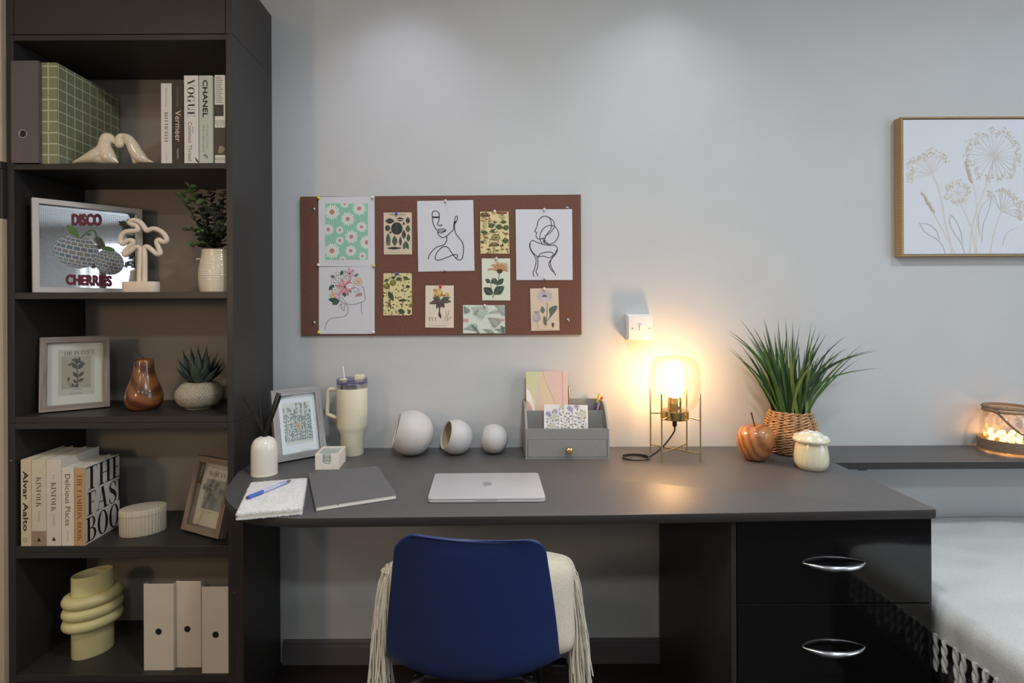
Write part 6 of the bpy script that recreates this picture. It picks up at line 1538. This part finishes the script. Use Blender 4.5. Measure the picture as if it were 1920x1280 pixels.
hb_ = P(70.8, 862, YK2).z - Z4; wb_ = P(84.6, 500, YK2).x - P(57, 500, YK2).x - .0008
B().box(0, wb_, -.00006, .0001, .0006, hb_ * .175).build('foot_band', W((158, 138, 112)), kb, world=False)
for nm_, fn_ in (('subtitle_lettering', lambda a: a.text('TRAVEL', hb_ * .59, wb_ * .44, hb_ * .72, wb_ * .58, (150, 140, 126))), ('emblem', lambda a: a.polys([[(hb_ * .90, wb_ * .5), (hb_ * .945, wb_ * .36), (hb_ * .945, wb_ * .64)]], (32, 30, 28)))):
    a_ = Art((0, 0, hb_), (0, 0, -1), (1, 0, 0)); fn_(a_); a_.build(nm_, kb, world=False)
def s3(a, h, w_):
    a.text('THE', h * .165, w_ * .40, h * .225, w_ * .54, (150, 140, 126)); a.text('KINFOLK', h * .26, w_ * .32, h * .60, w_ * .66, (70, 66, 60), 'serif'); a.text('GARDEN', h * .62, w_ * .44, h * .77, w_ * .58, (150, 140, 126)); a.polys([[(h * .89, w_ * .5), (h * .94, w_ * .36), (h * .94, w_ * .64)]], (32, 30, 28))
book('book', 'white-spined book with spaced thin capitals between the banded book and the mono-lettered one', 84.8, 112.8, 862, YK2, Z4, .165, W((216, 208, 192)), s3)
def s4(a, h, w_):
    a.text('Delicious Places', h * .08, w_ * .30, h * .74, w_ * .72, (34, 33, 33)); a.polys([[(h * y, w_ * .46), (h * (y + .006), w_ * .46), (h * (y + .006), w_ * .54), (h * y, w_ * .54)] for y in [.80 + .011 * i for i in range(14)]], (160, 152, 140))
book('book', 'shorter white book with typewriter-style lettering', 113.2, 136.6, 877, YK2, Z4, .16, W((222, 214, 200)), s4)
def s5(a, h, w_): a.text('THE FASHION BOOK', h * .08, w_ * .26, h * .94, w_ * .72, (112, 72, 40), 'serif')
def s5c(a, d_, h):
    k = (30, 27, 24)
    a.text('THE', d_ * .03, h * .69, d_ * 1.02, h * .99, k, 'serif'); a.text('FASH', d_ * .06, h * .36, d_ * 1.26, h * .66, k, 'serif'); a.text('BOOK', d_ * .03, h * .02, d_ * 1.34, h * .34, k, 'serif')
book('book', 'large book whose white cover shows huge black serif capitals, tan spine', 137.2, 157.3, 877, YK2, Z4, .158, W((214, 208, 196)), s5, side_art=s5c, spine_c=W((196, 158, 112)))
ov = G(264, 1010, Z4); OY_ = ov.y + .055; OX_ = P(268.5, 975, OY_).x; sO_ = F / OY_
ob_ = thing('oval_box', 'cream fluted oval ceramic box with matching lid', 'box', (OX_, OY_, Z4), radians(28))
ocm = mat('cream_bisque', (200, 190, 168), .5, var=.03, scale=30)
ra, rb_ = .064, .043
zO = P(250, 1010, OY_ - .04).z; hO = .061
fl2 = lambda r_, z, an: r_ * (1 + .045 * abs(sin(20 * an)))
B().lathe([(0, 0), (.95, 0), (.98, .003), (.98, hO), (.9, hO), (0, hO)], 176, sx=ra, sy=rb_, fn=lambda r_, z, an: fl2(r_, z, an) if r_ > .9 else r_).build('body', ocm, ob_, 50, world=False)
B().lathe([(.9, hO + .0003), (1.0, hO + .001), (1.0, hO + .016), (.97, hO + .020), (.6, hO + .0225), (0, hO + .023)], 176, sx=ra, sy=rb_, fn=lambda r_, z, an: fl2(r_, z, an) if r_ > .92 else r_).build('lid', ocm, ob_, 50, world=False)
tan_wood = rail_wood('taupe_wood', (108, 92, 76), (148, 130, 110))
def wolves_art(a, W_, H_):
    a.mp = lambda x, y: (x * W_, y * H_)
    a.text('WOLVES', .24, .745, .80, .80, (66, 60, 54), 'serif'); a.rect(.24, .30, .78, .70, (150, 146, 132)); random.seed(12)
    for i in range(9):
        x = .36 + .035 * i; tx, ty = .51 + (x - .51) * 2.0 + random.uniform(-.03, .03), random.uniform(.48, .64)
        a.stroke([(.5 + (x - .5) * .4, .31), (.5 + (x - .5) * .7, .42), (tx, ty)], .007, (74, 64, 50))
        for j in range(5): a.leaf(tx, ty, .058, .014, j * 1.25 + i, random.choice([(92, 74, 54), (112, 94, 68), (64, 56, 46)]))
        a.leaf(.5 + (x - .5) * .6, .36 + .02 * (i % 4), .09, .011, 1.0 + 1.2 * (i % 2), (84, 78, 58))
    a.polys([[(x, .262), (x + .012, .262), (x + .012, .270), (x, .270)] for x in [.44 + .016 * i for i in range(8)]], (130, 118, 100))
BLp = G(338, 996, Z4); BRp = G(408.5, 1015.5, Z4); Wf = (BRp - BLp).length; bd_ = Vector((-(BRp - BLp).y, (BRp - BLp).x, 0)).normalized()
picture_frame('picture_frame', 'taupe wooden frame with a dried flower print leaning in the fourth compartment', Wf, .232, .020, .030, BLp + bd_ * .029, BRp + bd_ * .029, radians(15.5), tan_wood, mat('cream_mount', (226, 208, 176), .8, var=.02), wolves_art)

# ================================================================ BOTTOM SHELF: RINGED VASE, MAGAZINE FILES
vb0 = G(136, 1240, Z5); vb1 = G(213, 1213, Z5)
cV = Vector((P(174.5, 1160, (vb0.y + vb1.y) / 2 + .015).x, (vb0.y + vb1.y) / 2 + .015, Z5))
rv = thing('ringed_vase', 'pale yellow oval vase wrapped by three thick rolled rings', 'vase', tuple(cV), radians(47))
ryel = mat('pale_yellow_satin', (214, 204, 150), .38, var=.02, scale=20)
A_, B_2 = .058, .036; hv = P(150, 1080, cV.y - .03).z - Z5
B().lathe([(0, 0), (.96, 0), (1.0, .004), (1.0, hv - .004), (.985, hv), (.93, hv), (.90, hv - .004), (.90, .03), (0, .03)], 64, sx=A_, sy=B_2).build('body', ryel, rv, 50, world=False)
for i in range(3):
    z = hv * (.385 + .142 * i) + .010; n = 64
    B().tube([(A_ * 1.13 * cos(2 * pi * k / n), (B_2 + .010) * sin(2 * pi * k / n), z) for k in range(n)], .0185, 14, closed=True).build('ring', ryel, rv, 70, world=False)
mf_m = mat('white_card', (208, 196, 178), .7, var=.015, scale=20); hole_m = mat('hole_black', (12, 11, 11), .9)
for i, (x0, x1, yt, yb, hx2, hy2, lb) in enumerate([(269, 325.5, 1094.5, 1256.5, 297.3, 1183.8, 'white card magazine file next to the ringed vase'), (325.8, 377.6, 1089.5, 1251, 351.3, 1179, 'middle white magazine file standing slightly back'), (377.9, 431.3, 1100, 1262, 404.3, 1189.6, 'white magazine file against the bookcase side, pulled slightly forward')]):
    g = G((x0 + x1) / 2, yb, Z5); Yf = max(YB - .03, g.y); X0, X1 = P(x0, 1180, Yf).x + .0006, P(x1, 1180, Yf).x - .0006
    X1 = min(X1, XI1 - .002) if Yf > YB - .001 else X1
    X0 = max(X0, px1_ + .0006) if i else X0; px1_ = X1
    h_ = P(x0, yt, Yf).z - Z5; dp = .235
    t = thing('magazine_file', lb, 'magazine file', ((X0 + X1) / 2, Yf + dp / 2, Z5), group='white magazine files on the bottom shelf'); th = .0025
    B().box(X0, X1, Yf, Yf + th, Z5, Z5 + h_, .0008).build('front_panel', mf_m, t)
    sd = [(Yf + th, Z5), (Yf + th, Z5 + h_), (Yf + .012, Z5 + h_ - .002), (Yf + .035, Z5 + h_ * .93), (Yf + .08, Z5 + h_ * .74), (Yf + dp * .7, Z5 + h_ * .50), (Yf + dp, Z5 + h_ * .42), (Yf + dp, Z5)]
    B().prism(sd, 'x', X0, X0 + th).build('side_panel', mf_m, t); B().prism(sd, 'x', X1 - th, X1).build('side_panel', mf_m, t)
    B().box(X0 + th, X1 - th, Yf + dp - th, Yf + dp, Z5 + th, Z5 + h_ * .41).build('back_panel', mf_m, t); B().box(X0 + th, X1 - th, Yf + th, Yf + dp, Z5, Z5 + th).build('base_panel', mf_m, t)
    q = P(hx2, hy2, Yf); B().lathe([(0, .0003), (.0092, .0003), (.0098, 0)], 28, (q.x, Yf, q.z), M=Matrix.Rotation(pi / 2, 4, 'X')).build('finger_hole', hole_m, t)
    # papers inside, dark top edge
    B().box(X0 + .006, X1 - .006, Yf + .03, Yf + .19, Z5 + .004, Z5 + h_ * .40).build('paper_stack', paper_m, t)
sl = G(356, 1253, Z5); B_s = B()
def slip(u, v): return Vector((sl.x - .022 + .05 * u + .01 * v, sl.y + .004 + .03 * v + .006 * u, Z5 + .0006 + .004 * u * v))
ps = B_s.grid(slip, 6, 4).build('paper_slip', white_p); mdf = ps.modifiers.new('thickness', 'SOLIDIFY'); mdf.thickness = .0003
tag(ps, 'small white paper slip lying under the middle magazine file', 'paper')

# ================================================================ PHOTO FRAME ON THE DESK
def meadow_art(a, W_, H_):
    a.mp = lambda x, y: (x * W_, y * H_); a.clip = (.225, .205, .785, .80)
    a.rect(.225, .205, .785, .80, (206, 206, 186)); random.seed(19)
    for i in range(13):
        x = .24 + .043 * i; top = random.uniform(.55, .79); c_ = [(74, 82, 70), (92, 98, 84), (62, 68, 62)][i % 3]
        a.stroke([(x, .24), (x + random.uniform(-.02, .02), .45), (x + random.uniform(-.02, .02), top)], .006, c_)
        y = .26
        while y < top:
            k_ = i % 4
            for sg in (.9, 2.2): a.leaf(x, y, random.uniform(.02, .05) * (1, .6, 1.3, .8)[k_], (.009, .012, .007, .014)[k_], sg + random.uniform(-.5, .5), c_)
            y += random.uniform(.02, .06) * (1, .7, 1.4, 1)[k_]
        for j in range(6): a.leaf(x, top, .03, .008, j * 1.05, random.choice([(84, 88, 78), (120, 116, 104), (104, 110, 88)]))
    for j in range(9): a.leaf(.50, .46, .06, .017, j * .7, (196, 146, 84))
    a.ell(.50, .46, .02, .018, (142, 92, 48)); a.ell(.69, .72, .035, .025, (122, 130, 84))
BLp = G(519, 870.5, DESK); BRp = G(613.5, 853, DESK); Wf = (BRp - BLp).length; bd_ = Vector((-(BRp - BLp).y, (BRp - BLp).x, 0)).normalized()
picture_frame('picture_frame', 'light grey wooden frame with a meadow flower print standing on the desk', Wf, .232, .021, .022, BLp + bd_ * .020, BRp + bd_ * .020, radians(14), rail_wood('pale_grey_wood', (138, 137, 136), (178, 176, 174)), mat('white_mount', (232, 232, 230), .8, var=.01), meadow_art)
